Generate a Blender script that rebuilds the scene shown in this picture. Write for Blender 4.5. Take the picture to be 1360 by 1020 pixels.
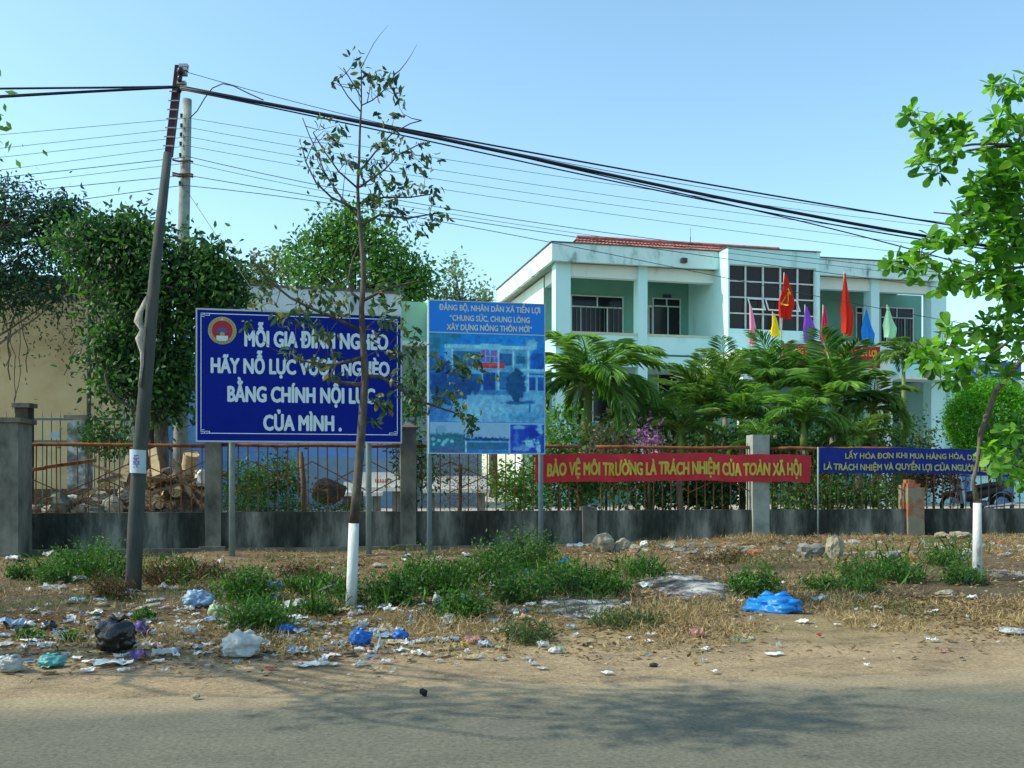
import bpy, math, random
import numpy as np
from mathutils import Vector, Matrix, noise
from math import sin, cos, pi, radians as R

SC = bpy.context.scene
COL = SC.collection
for o in list(bpy.data.objects): bpy.data.objects.remove(o)

# ------------------------------------------------------------------ camera, sky, sun, exposure
F, HZ, CX, H = 1300.0, 637.0, 680.0, 1.35           # focal length, horizon row and centre column of the photo, eye height
cam_data = bpy.data.cameras.new('camera')
cam = bpy.data.objects.new('camera', cam_data); COL.objects.link(cam)
cam.location = (0, 0, H); cam.rotation_euler = (R(90), 0, 0)
cam_data.sensor_width = 36; cam_data.lens = 36 * F / 1360
cam_data.shift_y = (HZ - 510) / 1360
cam_data.clip_start = .1; cam_data.clip_end = 3000
SC.camera = cam

SUN = Vector((-.7215, -.08, .69)).normalized()
EL = math.asin(SUN.z); ROT = math.atan2(SUN.x, SUN.y)
wd = bpy.data.worlds.new('World'); SC.world = wd; wd.use_nodes = True
nt = wd.node_tree; bg = nt.nodes['Background']
sky = nt.nodes.new('ShaderNodeTexSky'); sky.sky_type = 'NISHITA'; sky.sun_disc = False
sky.sun_elevation = EL; sky.sun_rotation = ROT; sky.air_density = 1.0; sky.dust_density = 1.0; sky.ozone_density = 1.6; sky.altitude = 0
wb = nt.nodes.new('ShaderNodeMix'); wb.data_type = 'RGBA'; wb.blend_type = 'MULTIPLY'; wb.inputs[0].default_value = 1; wb.inputs[7].default_value = (.95, 1.11, 1.02, 1)   # the camera's cool white balance
nt.links.new(sky.outputs[0], wb.inputs[6]); nt.links.new(wb.outputs[2], bg.inputs[0]); bg.inputs[1].default_value = .145
sl = bpy.data.lights.new('sun', 'SUN'); sl.energy = 2.5; sl.angle = R(.6); sl.color = (1, .94, .76)
so = bpy.data.objects.new('sun', sl); COL.objects.link(so)
so.rotation_euler = SUN.to_track_quat('Z', 'Y').to_euler(); so.location = (-20, 12, 25)
SC.view_settings.view_transform = 'Standard'; SC.view_settings.look = 'None'
SC.view_settings.exposure = .9; SC.view_settings.gamma = 1
SC.cycles.max_bounces = 8; SC.cycles.transparent_max_bounces = 8

# ------------------------------------------------------------------ where things stand
TH = R(8.7); DS = Vector((cos(TH), sin(TH), 0)); DN = Vector((-sin(TH), cos(TH), 0))   # along and across the street
def W(s, t, z=0): v = DS * s + DN * t; return Vector((v.x, v.y, z))
def P(px, py, D): return Vector(((px - CX) / F * D, D, H + (HZ - py) / F * D))
def Dt(px, t): return t / (cos(TH) - (px - CX) / F * sin(TH))
def S(px, t): D = Dt(px, t); return (px - CX) / F * D * cos(TH) + D * sin(TH)
def Pt(px, py, t): return P(px, py, Dt(px, t))
def Z(py, D): return H + (HZ - py) / F * D
def sm(a, b, x):
    x = min(1, max(0, (x - a) / (b - a))); return x * x * (3 - 2 * x)
ROAD_T, FENCE_T, YARD = 6.3, 18.08, .45
def g(x, y):
    s = x * cos(TH) + y * sin(TH); t = -x * sin(TH) + y * cos(TH)
    a = sm(ROAD_T, ROAD_T + 2.5, t)
    h = .2 * sm(2, 8, s) * sm(11, 17.5, t) + .04 * sm(ROAD_T, 9, t)
    n = noise.noise(Vector((x * .5, y * .5, 3))) * .06 + noise.noise(Vector((x * 1.9, y * 1.9, 7))) * .03 + noise.noise(Vector((x * 6, y * 6, 1))) * .012
    return h + n * a + .012
def G(px, py):
    z = 0
    for _ in range(6):
        D = (H - z) * F / max(py - HZ, 5); x = (px - CX) / F * D; z = g(x, D)
    return Vector((x, D, z))

# ------------------------------------------------------------------ materials
def lin(c):
    f = lambda u: u / 12.92 if u <= .04045 else ((u + .055) / 1.055) ** 2.4
    return tuple(f(u / 255) for u in c)
MATS = {}
def mat(name, cols, scale=4., rough=.8, bump=0., stretch=(1, 1, 1), metal=0., spec=.3, detail=6., pos=None, trans=0., tone=False, bscale=None):
    """cols: linear colours of a ramp over noise (or over the per-face 'tone' attribute)."""
    if name in MATS: return MATS[name]
    m = bpy.data.materials.new(name); m.use_nodes = True; n = m.node_tree.nodes; l = m.node_tree.links
    b = n['Principled BSDF']; b.inputs['Roughness'].default_value = rough; b.inputs['Metallic'].default_value = metal
    b.inputs['Specular IOR Level'].default_value = spec
    if isinstance(cols[0], (int, float)): cols = [cols, cols]
    rp = n.new('ShaderNodeValToRGB'); e = rp.color_ramp.elements
    k = len(cols)
    ps = pos or [.3 + .4 * i / (k - 1) for i in range(k)]
    if tone and not pos: ps = [i / (k - 1) for i in range(k)]
    while len(e) < k: e.new(.5)
    for i, c in enumerate(cols): e[i].position = ps[i]; e[i].color = (*c[:3], 1)
    tc = n.new('ShaderNodeTexCoord'); mp = n.new('ShaderNodeMapping'); mp.inputs['Scale'].default_value = stretch
    l.new(tc.outputs['Object'], mp.inputs['Vector'])
    nz = n.new('ShaderNodeTexNoise'); nz.inputs['Scale'].default_value = scale; nz.inputs['Detail'].default_value = detail; nz.inputs['Roughness'].default_value = .62
    l.new(mp.outputs[0], nz.inputs['Vector'])
    if tone:
        at = n.new('ShaderNodeAttribute'); at.attribute_name = 'tone'; l.new(at.outputs['Fac'], rp.inputs[0])
    else: l.new(nz.outputs['Fac'], rp.inputs[0])
    l.new(rp.outputs[0], b.inputs['Base Color'])
    if bump:
        bm = n.new('ShaderNodeBump'); bm.inputs['Strength'].default_value = bump; bm.inputs['Distance'].default_value = .02
        n2 = n.new('ShaderNodeTexNoise'); n2.inputs['Scale'].default_value = bscale or scale * 6; n2.inputs['Detail'].default_value = 5
        l.new(mp.outputs[0], n2.inputs['Vector']); l.new(n2.outputs['Fac'], bm.inputs['Height']); l.new(bm.outputs[0], b.inputs['Normal'])
    if trans:
        tr = n.new('ShaderNodeBsdfTranslucent'); mx = n.new('ShaderNodeMixShader'); mx.inputs[0].default_value = trans
        hs = n.new('ShaderNodeHueSaturation'); hs.inputs['Value'].default_value = 1.6; hs.inputs['Saturation'].default_value = 1.1
        l.new(rp.outputs[0], hs.inputs['Color']); l.new(hs.outputs[0], tr.inputs['Color'])
        l.new(b.outputs[0], mx.inputs[1]); l.new(tr.outputs[0], mx.inputs[2]); l.new(mx.outputs[0], n['Material Output'].inputs[0])
    MATS[name] = m; return m
def paint(name, c, rough=.5, var=.12, **k):
    return mat(name, [tuple(x * (1 - var) for x in c), tuple(min(1, x * (1 + var)) for x in c)], rough=rough, **k)
def leafmat(name, cols, trans=.35, rough=.5, spec=.35): return mat(name, cols, tone=True, trans=trans, rough=rough, spec=spec)

M_conc = mat('weathered_concrete', [(.05, .055, .045), (.16, .16, .13), (.27, .26, .21)], scale=2.2, stretch=(1, 1, .6), bump=.5, rough=.9)
M_mold = mat('mouldy_plaster', [(.014, .018, .014), (.034, .04, .032), (.10, .105, .09), (.24, .24, .2)], scale=2.6, stretch=(1, 1, .28), bump=.6, rough=.92, pos=[.36, .46, .56, .68])
M_foot = mat('footing_concrete', [(.06, .06, .05), (.2, .19, .15)], scale=3, bump=.4, rough=.9)
M_rust = mat('rusty_iron', [(.09, .03, .012), (.22, .075, .025), (.30, .13, .05)], scale=9, rough=.85, bump=.3)
M_rustd = mat('dark_rusty_iron', [(.08, .035, .018), (.18, .075, .032), (.27, .12, .05)], scale=9, rough=.85)
M_steelp = mat('pale_painted_steel', [(.16, .21, .21), (.24, .3, .29)], scale=6, rough=.55)
M_steelb = mat('blue_grey_painted_steel', [(.13, .2, .25), (.2, .28, .33)], scale=6, rough=.55)
M_white = mat('white_paint', [(.62, .62, .58), (.8, .8, .76)], scale=5, rough=.6)
M_lime = mat('lime_wash', [(.24, .24, .22), (.52, .54, .53), (.62, .64, .64)], scale=7, rough=.9, stretch=(1, 1, .5), bump=.4, pos=[.28, .42, .7])
M_bark = mat('grey_brown_bark', [(.05, .04, .03), (.13, .11, .085), (.2, .175, .14)], scale=10, stretch=(1, 1, .35), bump=.7, rough=.95)
M_twig = mat('thin_twig', [(.05, .04, .03), (.11, .09, .07)], scale=8, rough=.9)
M_cable = paint('black_cable', (.012, .014, .018), rough=.6)
M_wire = paint('dull_wire', (.05, .055, .065), rough=.6)

# ------------------------------------------------------------------ mesh builder
class MB:
    def __init__(s): s.v = []; s.f = []; s.t = []
    def add(s, vs, fs, tone=.5):
        o = len(s.v); s.v.extend([tuple(v) for v in vs]); s.f.extend([tuple(i + o for i in f) for f in fs])
        s.t.extend(tone if isinstance(tone, list) else [tone] * len(fs)); return s
    def obox(s, o, U, V, N, tone=.5):
        o, U, V, N = map(Vector, (o, U, V, N))
        p = [o, o + U, o + U + V, o + V]; p += [q + N for q in p]
        fs = [(0, 3, 2, 1), (4, 5, 6, 7), (0, 1, 5, 4), (1, 2, 6, 5), (2, 3, 7, 6), (3, 0, 4, 7)]
        if U.cross(V).dot(N) < 0: fs = [tuple(reversed(f)) for f in fs]
        return s.add(p, fs, tone)
    def box(s, a, b, tone=.5): return s.obox(a, (b[0] - a[0], 0, 0), (0, b[1] - a[1], 0), (0, 0, b[2] - a[2]), tone)
    def tube(s, pts, rad, n=8, caps=True, tone=.5):
        pts = [Vector(p) for p in pts]
        if not hasattr(rad, '__len__'): rad = [rad] * len(pts)
        vs = []; fs = []; up = None
        for i, p in enumerate(pts):
            d = (pts[min(i + 1, len(pts) - 1)] - pts[max(i - 1, 0)]).normalized()
            if up is None: up = d.orthogonal().normalized()
            up = (up - d * up.dot(d))
            up = up.normalized() if up.length > 1e-6 else d.orthogonal().normalized()
            w = d.cross(up)
            for k in range(n):
                a = 2 * pi * k / n; vs.append(p + (up * cos(a) + w * sin(a)) * rad[i])
        for i in range(len(pts) - 1):
            for k in range(n):
                fs.append((i * n + k, i * n + (k + 1) % n, (i + 1) * n + (k + 1) % n, (i + 1) * n + k))
        if caps: fs.append(tuple(reversed(range(n)))); fs.append(tuple(range((len(pts) - 1) * n, len(pts) * n)))
        return s.add(vs, fs, tone)
    def grid(s, fn, nu, nv, tone=.5):
        vs = [fn(i / nu, j / nv) for j in range(nv + 1) for i in range(nu + 1)]
        fs = [(j * (nu + 1) + i, j * (nu + 1) + i + 1, (j + 1) * (nu + 1) + i + 1, (j + 1) * (nu + 1) + i) for j in range(nv) for i in range(nu)]
        return s.add(vs, fs, tone)
    def poly(s, pts, tone=.5): return s.add(pts, [tuple(range(len(pts)))], tone)
    def blob(s, c, r, seed=0, amp=.25, freq=1.2, flat=0., n=2, squash=None, tone=.5):
        vs, fs = ICO[n]; rs = random.Random(seed); off = Vector((rs.uniform(-50, 50), rs.uniform(-50, 50), rs.uniform(-50, 50)))
        out = []
        for v in vs:
            k = 1 + amp * (noise.noise(v * freq + off) + .55 * noise.noise(v * freq * 2.7 + off) + .3 * noise.noise(v * freq * 6 + off))
            p = Vector((v.x * r[0], v.y * r[1], v.z * r[2])) * k
            if flat and p.z < -r[2] * flat: p.z = -r[2] * flat
            out.append(p + Vector(c))
        return s.add(out, fs, tone)
def make_ico(n):
    import bmesh
    b = bmesh.new(); bmesh.ops.create_icosphere(b, subdivisions=n, radius=1); b.verts.ensure_lookup_table()
    r = [v.co.copy() for v in b.verts], [tuple(v.index for v in f.verts) for f in b.faces]; b.free(); return r
ICO = {n: make_ico(n) for n in (1, 2, 3, 4)}

WM = {}
def reg(o, M): WM[o.name] = M
def thing(name, label, cat, loc=(0, 0, 0), rotz=0., group=None):
    o = bpy.data.objects.new(name, None); COL.objects.link(o); o.empty_display_size = .2
    o.location = loc; o.rotation_euler = (0, 0, rotz)
    reg(o, Matrix.Translation(loc) @ Matrix.Rotation(rotz, 4, 'Z')); o['label'] = label; o['category'] = cat
    if group: o['group'] = group
    return o
def obj(name, mb, m, parent=None, smooth=False, local=False, label=None):
    """one mesh object; vertices are in world space unless local"""
    me = bpy.data.meshes.new(name); vs = np.array(mb.v, dtype=float).reshape(-1, 3)
    if parent is not None and not local:
        I = np.array(WM[parent.name].inverted()); vs = vs @ I[:3, :3].T + I[:3, 3]
    me.from_pydata(vs.tolist(), [], mb.f)
    a = me.attributes.new('tone', 'FLOAT', 'FACE')
    if len(a.data) == len(mb.t): a.data.foreach_set('value', mb.t)
    me.materials.append(m)
    if smooth: me.polygons.foreach_set('use_smooth', [True] * len(me.polygons))
    me.update()
    o = bpy.data.objects.new(name, me); COL.objects.link(o)
    if parent is not None: o.parent = parent; reg(o, WM[parent.name])
    else: reg(o, Matrix.Identity(4))
    if label: o['label'] = label
    return o
def single(name, mb, m, label, cat, group=None, smooth=False, kind=None):
    """a thing that is one mesh, its origin at its base"""
    a = np.array(mb.v); loc = Vector(((a[:, 0].min() + a[:, 0].max()) / 2, (a[:, 1].min() + a[:, 1].max()) / 2, a[:, 2].min()))
    mb2 = MB(); mb2.v = (a - np.array(loc)).tolist(); mb2.f = mb.f; mb2.t = mb.t
    o = obj(name, mb2, m, None, smooth); o.location = loc
    o['label'] = label; o['category'] = cat
    if group: o['group'] = group
    if kind: o['kind'] = kind
    reg(o, Matrix.Translation(loc)); return o
def struct(name, mb, m, label, kind='structure', smooth=False):
    o = obj(name, mb, m, None, smooth); o['kind'] = kind; o['label'] = label; o['category'] = name.replace('_', ' '); return o

# text as a flat mesh: fills the box x0..x1 with capitals of height cap on base line y
def text(s, bold=.018):
    horn = [i for i, ch in enumerate(s) if ch in 'ƠỜỚỢỞỠ']; s = s.translate(str.maketrans('ƠỜỚỢỞỠ', 'OÒÓỌỎÕ'))
    vs, fs = glyphs(s, bold)
    for i in horn:                      # the horn of the letter, drawn beside the plain round letter
        x = max(v[0] for v in glyphs(s[:i + 1].rstrip() if False else s[:i + 1], 0)[0]); o = len(vs)
        vs += [(x - .15, .60, 0), (x - .04, .54, 0), (x + .07, .68, 0), (x + .07, .80, 0), (x - .03, .80, 0), (x - .03, .70, 0)]; fs.append(tuple(range(o, o + 6)))
    return vs, fs
def glyphs(s, bold=0):
    c = bpy.data.curves.new('lettering', 'FONT'); c.body = s; c.size = 1; c.offset = bold; c.resolution_u = 3
    o = bpy.data.objects.new('lettering', c); COL.objects.link(o)
    me = bpy.data.meshes.new_from_object(o)
    vs = [tuple(v.co) for v in me.vertices]; fs = [tuple(p.vertices) for p in me.polygons]
    bpy.data.objects.remove(o); bpy.data.curves.remove(c); bpy.data.meshes.remove(me)
    return vs, fs
def text_fit(s, x0, x1, y, cap, bold=.018):
    vs, fs = text(s, 0); a = np.array(vs); lo, hi = a[:, 0].min(), a[:, 0].max()
    return [(x0 + (v[0] - lo) / (hi - lo) * (x1 - x0), y + v[1] / .72 * cap) for v in vs], fs
BOLD = [(0, 0)] + [(cos(pi * k / 4), sin(pi * k / 4)) for k in range(8)]      # heavier strokes: the same letters laid over with small shifts
class Board:
    """a flat board given by its corners in the photo's columns and rows at known depths"""
    def __init__(s, x0, x1, yt0, yb0, D0, D1):
        s.x0, s.x1, s.yt, s.yb = x0, x1, yt0, yb0
        a = P(x0, yb0, D0); b = P(x1, yb0, D1); b.z = a.z
        s.o = a; s.U = (b - a); s.w = s.U.length; s.U = s.U / s.w; s.h = (yb0 - yt0) / F * D0; s.N = Vector((s.U.y, -s.U.x, 0))
    def at(s, a, b, c=0.): return s.o + s.U * a + Vector((0, 0, b)) + s.N * c
    def xy(s, px, py): return ((px - s.x0) / (s.x1 - s.x0) * s.w, (s.yb - py) / (s.yb - s.yt) * s.h)
    def rect(s, mb, x0, y0, x1, y1, c, d=.003, tone=.5):
        (a0, b0), (a1, b1) = s.xy(x0, y1), s.xy(x1, y0)
        return mb.obox(s.at(a0, b0, c), s.U * (a1 - a0), (0, 0, b1 - b0), s.N * d, tone)
    def poly(s, mb, pts, c, tone=.5): return mb.poly([s.at(*s.xy(*p), c) for p in reversed(pts)], tone)
    def disc(s, mb, px, py, r, c, n=32, a0=0, a1=2 * pi, r0=0, tone=.5):
        k = s.w / (s.x1 - s.x0); cx, cy = s.xy(px, py)
        pts = [(cx + cos(a0 + (a1 - a0) * i / n) * r * k, cy + sin(a0 + (a1 - a0) * i / n) * r * k) for i in range(n + 1)]
        if r0:
            q = [(cx + cos(a0 + (a1 - a0) * i / n) * r0 * k, cy + sin(a0 + (a1 - a0) * i / n) * r0 * k) for i in range(n + 1)]
            for i in range(n): mb.poly([s.at(*q[i], c), s.at(*pts[i], c), s.at(*pts[i + 1], c), s.at(*q[i + 1], c)], tone)
        else: mb.poly([s.at(*p, c) for p in (pts if a1 - a0 > 6.2 else pts)][:n if a1 - a0 > 6.2 else n + 1], tone)
    def text(s, mb, t, x0, x1, ybase, cap_px, c, bold=.018, wave=None):
        (a0, b), (a1, _) = s.xy(x0, ybase), s.xy(x1, ybase); cap = cap_px / (s.yb - s.yt) * s.h
        vs, fs = text_fit(t, a0, a1, b, cap, bold)
        for i, (dx, dy) in enumerate(BOLD): mb.add([s.at(x + dx * bold * cap, y + dy * bold * cap, c + .0002 * i) for x, y in vs], fs)

# ------------------------------------------------------------------ foliage
RN = np.random.default_rng(7)
def unit(a): return a / np.maximum(np.linalg.norm(a, axis=1, keepdims=True), 1e-9)
def add_leaves(mb, pts, dirs, L, Wd, tones, shape='diamond', curl=.15, up=None):
    """pts, dirs (n,3): leaves starting at pts and pointing along dirs"""
    n = len(pts)
    if n == 0: return
    d = unit(np.asarray(dirs, float)); r = RN.normal(size=(n, 3)) if up is None else up + RN.normal(size=(n, 3)) * .5
    sd = unit(np.cross(d, r)); nn = np.cross(sd, d)
    L = np.broadcast_to(L, n).reshape(n, 1); Wd = np.broadcast_to(Wd, n).reshape(n, 1)
    if shape == 'diamond': prof = [(0, 0, 0), (.45, .5, 1), (1, 0, -curl * 2), (.45, -.5, 1)]; 
    elif shape == 'blade': prof = [(0, .2, 0), (.3, .5, .5), (.7, .4, -.3), (1, 0, -2), (.7, -.4, -.3), (.3, -.5, .5)]
    elif shape == 'long': prof = [(0, .06, 0), (.4, .5, 1), (.75, .36, .3), (1, 0, -2), (.75, -.36, .3), (.4, -.5, 1)]
    else: prof = [(0, .05, 0), (.35, .3, .6), (.72, .5, .7), (.93, .33, 0), (1, 0, -.5), (.93, -.33, 0), (.72, -.5, .7), (.35, -.3, .6)]
    V = np.stack([pts + d * L * a + sd * Wd * b + nn * L * curl * c * .3 for a, b, c in prof], axis=1)
    k = len(prof); o = len(mb.v)
    mb.v.extend(map(tuple, V.reshape(-1, 3).tolist()))
    mb.f.extend([tuple(range(o + i * k, o + i * k + k)) for i in range(n)])
    mb.t.extend(np.broadcast_to(tones, n).tolist())
def crown(mb, blobs, per, leaf, wid=.5, droop=.2, tone=(.15, .85), shape='diamond', shell=.55, stray=.16):
    """blobs: (centre, radii); leaves gathered in clumps through each blob's volume"""
    for c, r in blobs:
        c = np.array(c); r = np.array(r)
        ncl = max(4, per // 28)
        u = unit(RN.normal(size=(ncl, 3))); rad = shell + (1 - shell) * RN.random((ncl, 1)) ** .5
        rad = np.where(RN.random((ncl, 1)) < stray, rad * RN.uniform(1.05, 1.3, (ncl, 1)), rad)
        cc = c + u * rad * r
        k = per // ncl; cs = leaf * RN.uniform(1.3, 2.6, (ncl, 1))
        pts = (np.repeat(cc, k, 0) + RN.normal(size=(ncl * k, 3)) * np.repeat(cs, k, 0) * .8)
        out = np.repeat(u, k, 0) * .7 + RN.normal(size=(ncl * k, 3)) * .8; out[:, 2] -= droop
        ct = np.repeat(RN.uniform(tone[0], tone[1], ncl), k) + RN.normal(size=ncl * k) * .1
        sz = leaf * RN.uniform(.65, 1.3, ncl * k)
        add_leaves(mb, pts, out, sz, sz * wid, np.clip(ct, 0, 1), shape)
def branch_to(mb, a, b, r0, r1, bend=.12, n=5, seg=6):
    a, b = Vector(a), Vector(b); L = (b - a).length; j = Vector(RN.normal(size=3)) * L * bend
    pts = [a.lerp(b, i / n) + j * sin(pi * i / n) + (Vector(RN.normal(size=3)) * L * .015 if 0 < i < n else Vector()) for i in range(n + 1)]
    mb.tube(pts, [r0 + (r1 - r0) * i / n for i in range(n + 1)], seg)

L_dark = leafmat('dark_green_leaves', [(.01, .036, .014), (.032, .092, .022), (.10, .22, .035)])
L_mid = leafmat('mid_green_leaves', [(.02, .07, .014), (.055, .155, .025), (.12, .26, .04)])
L_light = leafmat('light_green_leaves', [(.03, .1, .015), (.07, .19, .025), (.14, .3, .045)])
L_far = leafmat('bluish_green_leaves', [(.008, .032, .02), (.02, .065, .03), (.045, .11, .035)])
L_olive = leafmat('olive_leaves', [(.03, .06, .02), (.065, .11, .03), (.13, .16, .05)])
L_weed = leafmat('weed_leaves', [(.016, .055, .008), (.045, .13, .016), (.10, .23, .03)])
L_palm = leafmat('palm_leaflets', [(.026, .085, .018), (.105, .24, .04), (.26, .44, .08)], rough=.35, spec=.5)
L_palmy = leafmat('yellow_green_palm_leaflets', [(.05, .12, .02), (.13, .25, .04), (.30, .38, .10)], rough=.4, spec=.4)
L_dry = leafmat('dry_leaves', [(.08, .045, .022), (.18, .115, .055), (.33, .24, .12), (.46, .37, .2)], trans=.15, rough=.9, spec=.1)
L_brown = leafmat('brown_brush', [(.04, .022, .012), (.09, .05, .025), (.16, .1, .05)], trans=.1, rough=.9, spec=.1)
# ------------------------------------------------------------------ ground, road, verge, yard
def ground_mat(name, bands, noise_cols, edge=.9, bump=.5):
    """bands: (t, colour) ramp across the street broken up by noise; object coordinates are (along, across)"""
    m = bpy.data.materials.new(name); m.use_nodes = True; n = m.node_tree.nodes; l = m.node_tree.links; b = n['Principled BSDF']
    b.inputs['Roughness'].default_value = .95; b.inputs['Specular IOR Level'].default_value = .15
    tc = n.new('ShaderNodeTexCoord'); sx = n.new('ShaderNodeSeparateXYZ'); l.new(tc.outputs['Object'], sx.inputs[0])
    def nz(sc, de=6, st=(1, 1, 1), ro=.6):
        mp = n.new('ShaderNodeMapping'); mp.inputs['Scale'].default_value = st; l.new(tc.outputs['Object'], mp.inputs[0])
        q = n.new('ShaderNodeTexNoise'); q.inputs['Scale'].default_value = sc; q.inputs['Detail'].default_value = de; q.inputs['Roughness'].default_value = ro
        l.new(mp.outputs[0], q.inputs['Vector']); return q.outputs['Fac']
    def mth(op, a, c, d=None):
        q = n.new('ShaderNodeMath'); q.operation = op
        for i, x in enumerate((a, c) if d is None else (a, c, d)):
            if isinstance(x, (int, float)): q.inputs[i].default_value = x
            else: l.new(x, q.inputs[i])
        return q.outputs[0]
    t = mth('ADD', sx.outputs['Y'], mth('MULTIPLY', mth('SUBTRACT', nz(.55, 7, (.5, 1, 1)), .5), edge * 4))
    t0, t1 = bands[0][0], bands[-1][0]
    rp = n.new('ShaderNodeValToRGB'); e = rp.color_ramp.elements
    while len(e) < len(bands): e.new(.5)
    for i, (x, c) in enumerate(bands): e[i].position = (x - t0) / (t1 - t0); e[i].color = (*c, 1)
    mr = mth('DIVIDE', mth('SUBTRACT', t, t0), t1 - t0); l.new(mr, rp.inputs[0])
    r2 = n.new('ShaderNodeValToRGB'); e = r2.color_ramp.elements
    while len(e) < len(noise_cols): e.new(.5)
    for i, (x, c) in enumerate(noise_cols): e[i].position = x; e[i].color = (*c, 1)
    l.new(nz(2.6, 10, (.6, 1, 1), .7), r2.inputs[0])
    mx = n.new('ShaderNodeMix'); mx.data_type = 'RGBA'; mx.blend_type = 'MULTIPLY'; mx.inputs[0].default_value = 1
    l.new(rp.outputs[0], mx.inputs[6]); l.new(r2.outputs[0], mx.inputs[7])
    r3 = n.new('ShaderNodeValToRGB'); e = r3.color_ramp.elements; e[0].position = .32; e[0].color = (.55, .52, .5, 1); e[1].position = .68; e[1].color = (1.35, 1.33, 1.3, 1)
    l.new(nz(38, 4, (1, 1, 1), .7), r3.inputs[0])
    m2 = n.new('ShaderNodeMix'); m2.data_type = 'RGBA'; m2.blend_type = 'MULTIPLY'; m2.inputs[0].default_value = .8
    l.new(mx.outputs[2], m2.inputs[6]); l.new(r3.outputs[0], m2.inputs[7]); l.new(m2.outputs[2], b.inputs['Base Color'])
    bm = n.new('ShaderNodeBump'); bm.inputs['Strength'].default_value = bump; bm.inputs['Distance'].default_value = .03
    l.new(nz(24, 8, (1, 1, 1), .75), bm.inputs['Height']); l.new(bm.outputs[0], b.inputs['Normal']); return m
ASPH = (.138, .137, .108); SAND = (.37, .29, .19); STRAW = (.30, .24, .13); SOIL = (.10, .082, .056); BRN = (.21, .155, .088)
M_road = ground_mat('dusty_asphalt', [(3.0, ASPH), (5.7, (.145, .145, .115)), (6.15, (.29, .24, .16)), (7.2, SAND)], [(.3, (.8, .8, .8)), (.7, (1.12, 1.1, 1.06))], edge=.35, bump=.25)
M_verge = ground_mat('dirt_verge', [(6.2, SAND), (7.3, SAND), (8.2, STRAW), (9.2, (.2, .155, .09)), (10.0, SOIL), (13.4, (.145, .112, .07)), (15.5, BRN), (18, (.2, .15, .09))],
                     [(.3, (.45, .43, .42)), (.45, (.85, .83, .8)), (.7, (1.25, 1.2, 1.1))], edge=.5, bump=.9)
M_earth = mat('bare_earth', [(.14, .11, .07), (.24, .19, .12)], scale=.6, rough=.95)
M_yard = mat('yard_paving', [(.3, .27, .22), (.44, .41, .35)], scale=1.2, rough=.9, bump=.2)

mb = MB(); mb.poly([(-900, -900, -.06), (900, -900, -.06), (900, 900, -.06), (-900, 900, -.06)])
struct('ground', mb, M_earth, 'flat bare earth running out to the horizon')
mb = MB(); mb.poly([(-120, -9, 0), (120, -9, 0), (120, 8, 0), (-120, 8, 0)])
o = struct('road', mb, M_road, 'worn grey asphalt road dusted with sand along its edge'); o.rotation_euler.z = TH
ss = np.concatenate([np.arange(-60, -14, 1.5), np.arange(-14, 19, .085), np.arange(19, 70, 1.5)]); tt = np.concatenate([np.arange(6.3, 9, .07), np.arange(9, 18.3, .1)])
mb = MB(); vs = []
for t in tt:
    for s in ss:
        te = t + (noise.noise(Vector((s * .7, 5, 0))) * .25 + noise.noise(Vector((s * 3, 9, 0))) * .1) * (1 - sm(6.3, 8, t))
        p = W(s, te); vs.append((s, te, g(p.x, p.y) - (.012 + (.006 if t < 6.31 else -.004)) * (1 - sm(6.3, 6.75, t))))
n_ = len(ss); mb.add(vs, [(j * n_ + i, j * n_ + i + 1, (j + 1) * n_ + i + 1, (j + 1) * n_ + i) for j in range(len(tt) - 1) for i in range(n_ - 1)])
o = struct('verge', mb, M_verge, 'littered dirt verge between the road and the fence wall', smooth=True); o.rotation_euler.z = TH
mb = MB(); mb.box((-120, FENCE_T + .1, -.05), (120, 140, YARD))
o = struct('yard', mb, M_yard, 'pale paved yard behind the fence'); o.rotation_euler.z = TH

# dry leaf litter, straw and grass: nobody could count it
def scatter(n, dens):
    out = []
    while len(out) < n:
        t = random.uniform(6.5, 17.9); s = random.uniform(-12, 16)
        p = W(s, t)
        if p.y > 3 and abs(p.x / p.y) < .62 and random.random() < dens(s, t): out.append((p.x, p.y, g(p.x, p.y)))
    return np.array(out)
random.seed(3)
def patch(s, t, f=.6): return noise.noise(Vector((s * f, t * f, 11)))
def leafd(s, t): return max(0, min(1, (.35 + 1.3 * patch(s, t)) * sm(6.6, 8.2, t))) * (1 if t < 11 else .55)
pts = scatter(40000, leafd); n = len(pts); mb = MB(); d = RN.normal(size=(n, 3)); d[:, 2] = RN.normal(size=n) * .22; pts[:, 2] += .008
sz = RN.uniform(.025, .075, n) * np.where(RN.random(n) < .06, 1.7, 1)
add_leaves(mb, pts, d, sz, sz * RN.uniform(.2, .65, n), np.clip(RN.normal(.36, .24, n), 0, 1), up=np.array([[0, 0, 2.]]))
struct('fallen_leaves', mb, L_dry, 'dry brown fallen leaves and straw covering the verge', kind='stuff')
def grassd(s, t): return max(0, min(1, 2.4 * patch(s, t, .9) + .08 + .25 * sm(-.5, 1, s) * (t < 9.8))) * sm(7.0, 8.3, t) * (1.2 if 7.2 < t < 9.8 else .4) * (.35 + .65 * sm(-2, .5, s))
pts = scatter(24000, grassd); n = len(pts); mb = MB(); d = RN.normal(size=(n, 3)) * .8; d[:, 2] = RN.uniform(.3, 1.3, n)
sz = RN.uniform(.05, .17, n); add_leaves(mb, pts, d, sz, .008, np.clip(RN.normal(.66, .22, n), 0, 1), curl=.6)
struct('dry_grass', mb, L_dry, 'straw coloured dry grass along the road side of the verge', kind='stuff')
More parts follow.
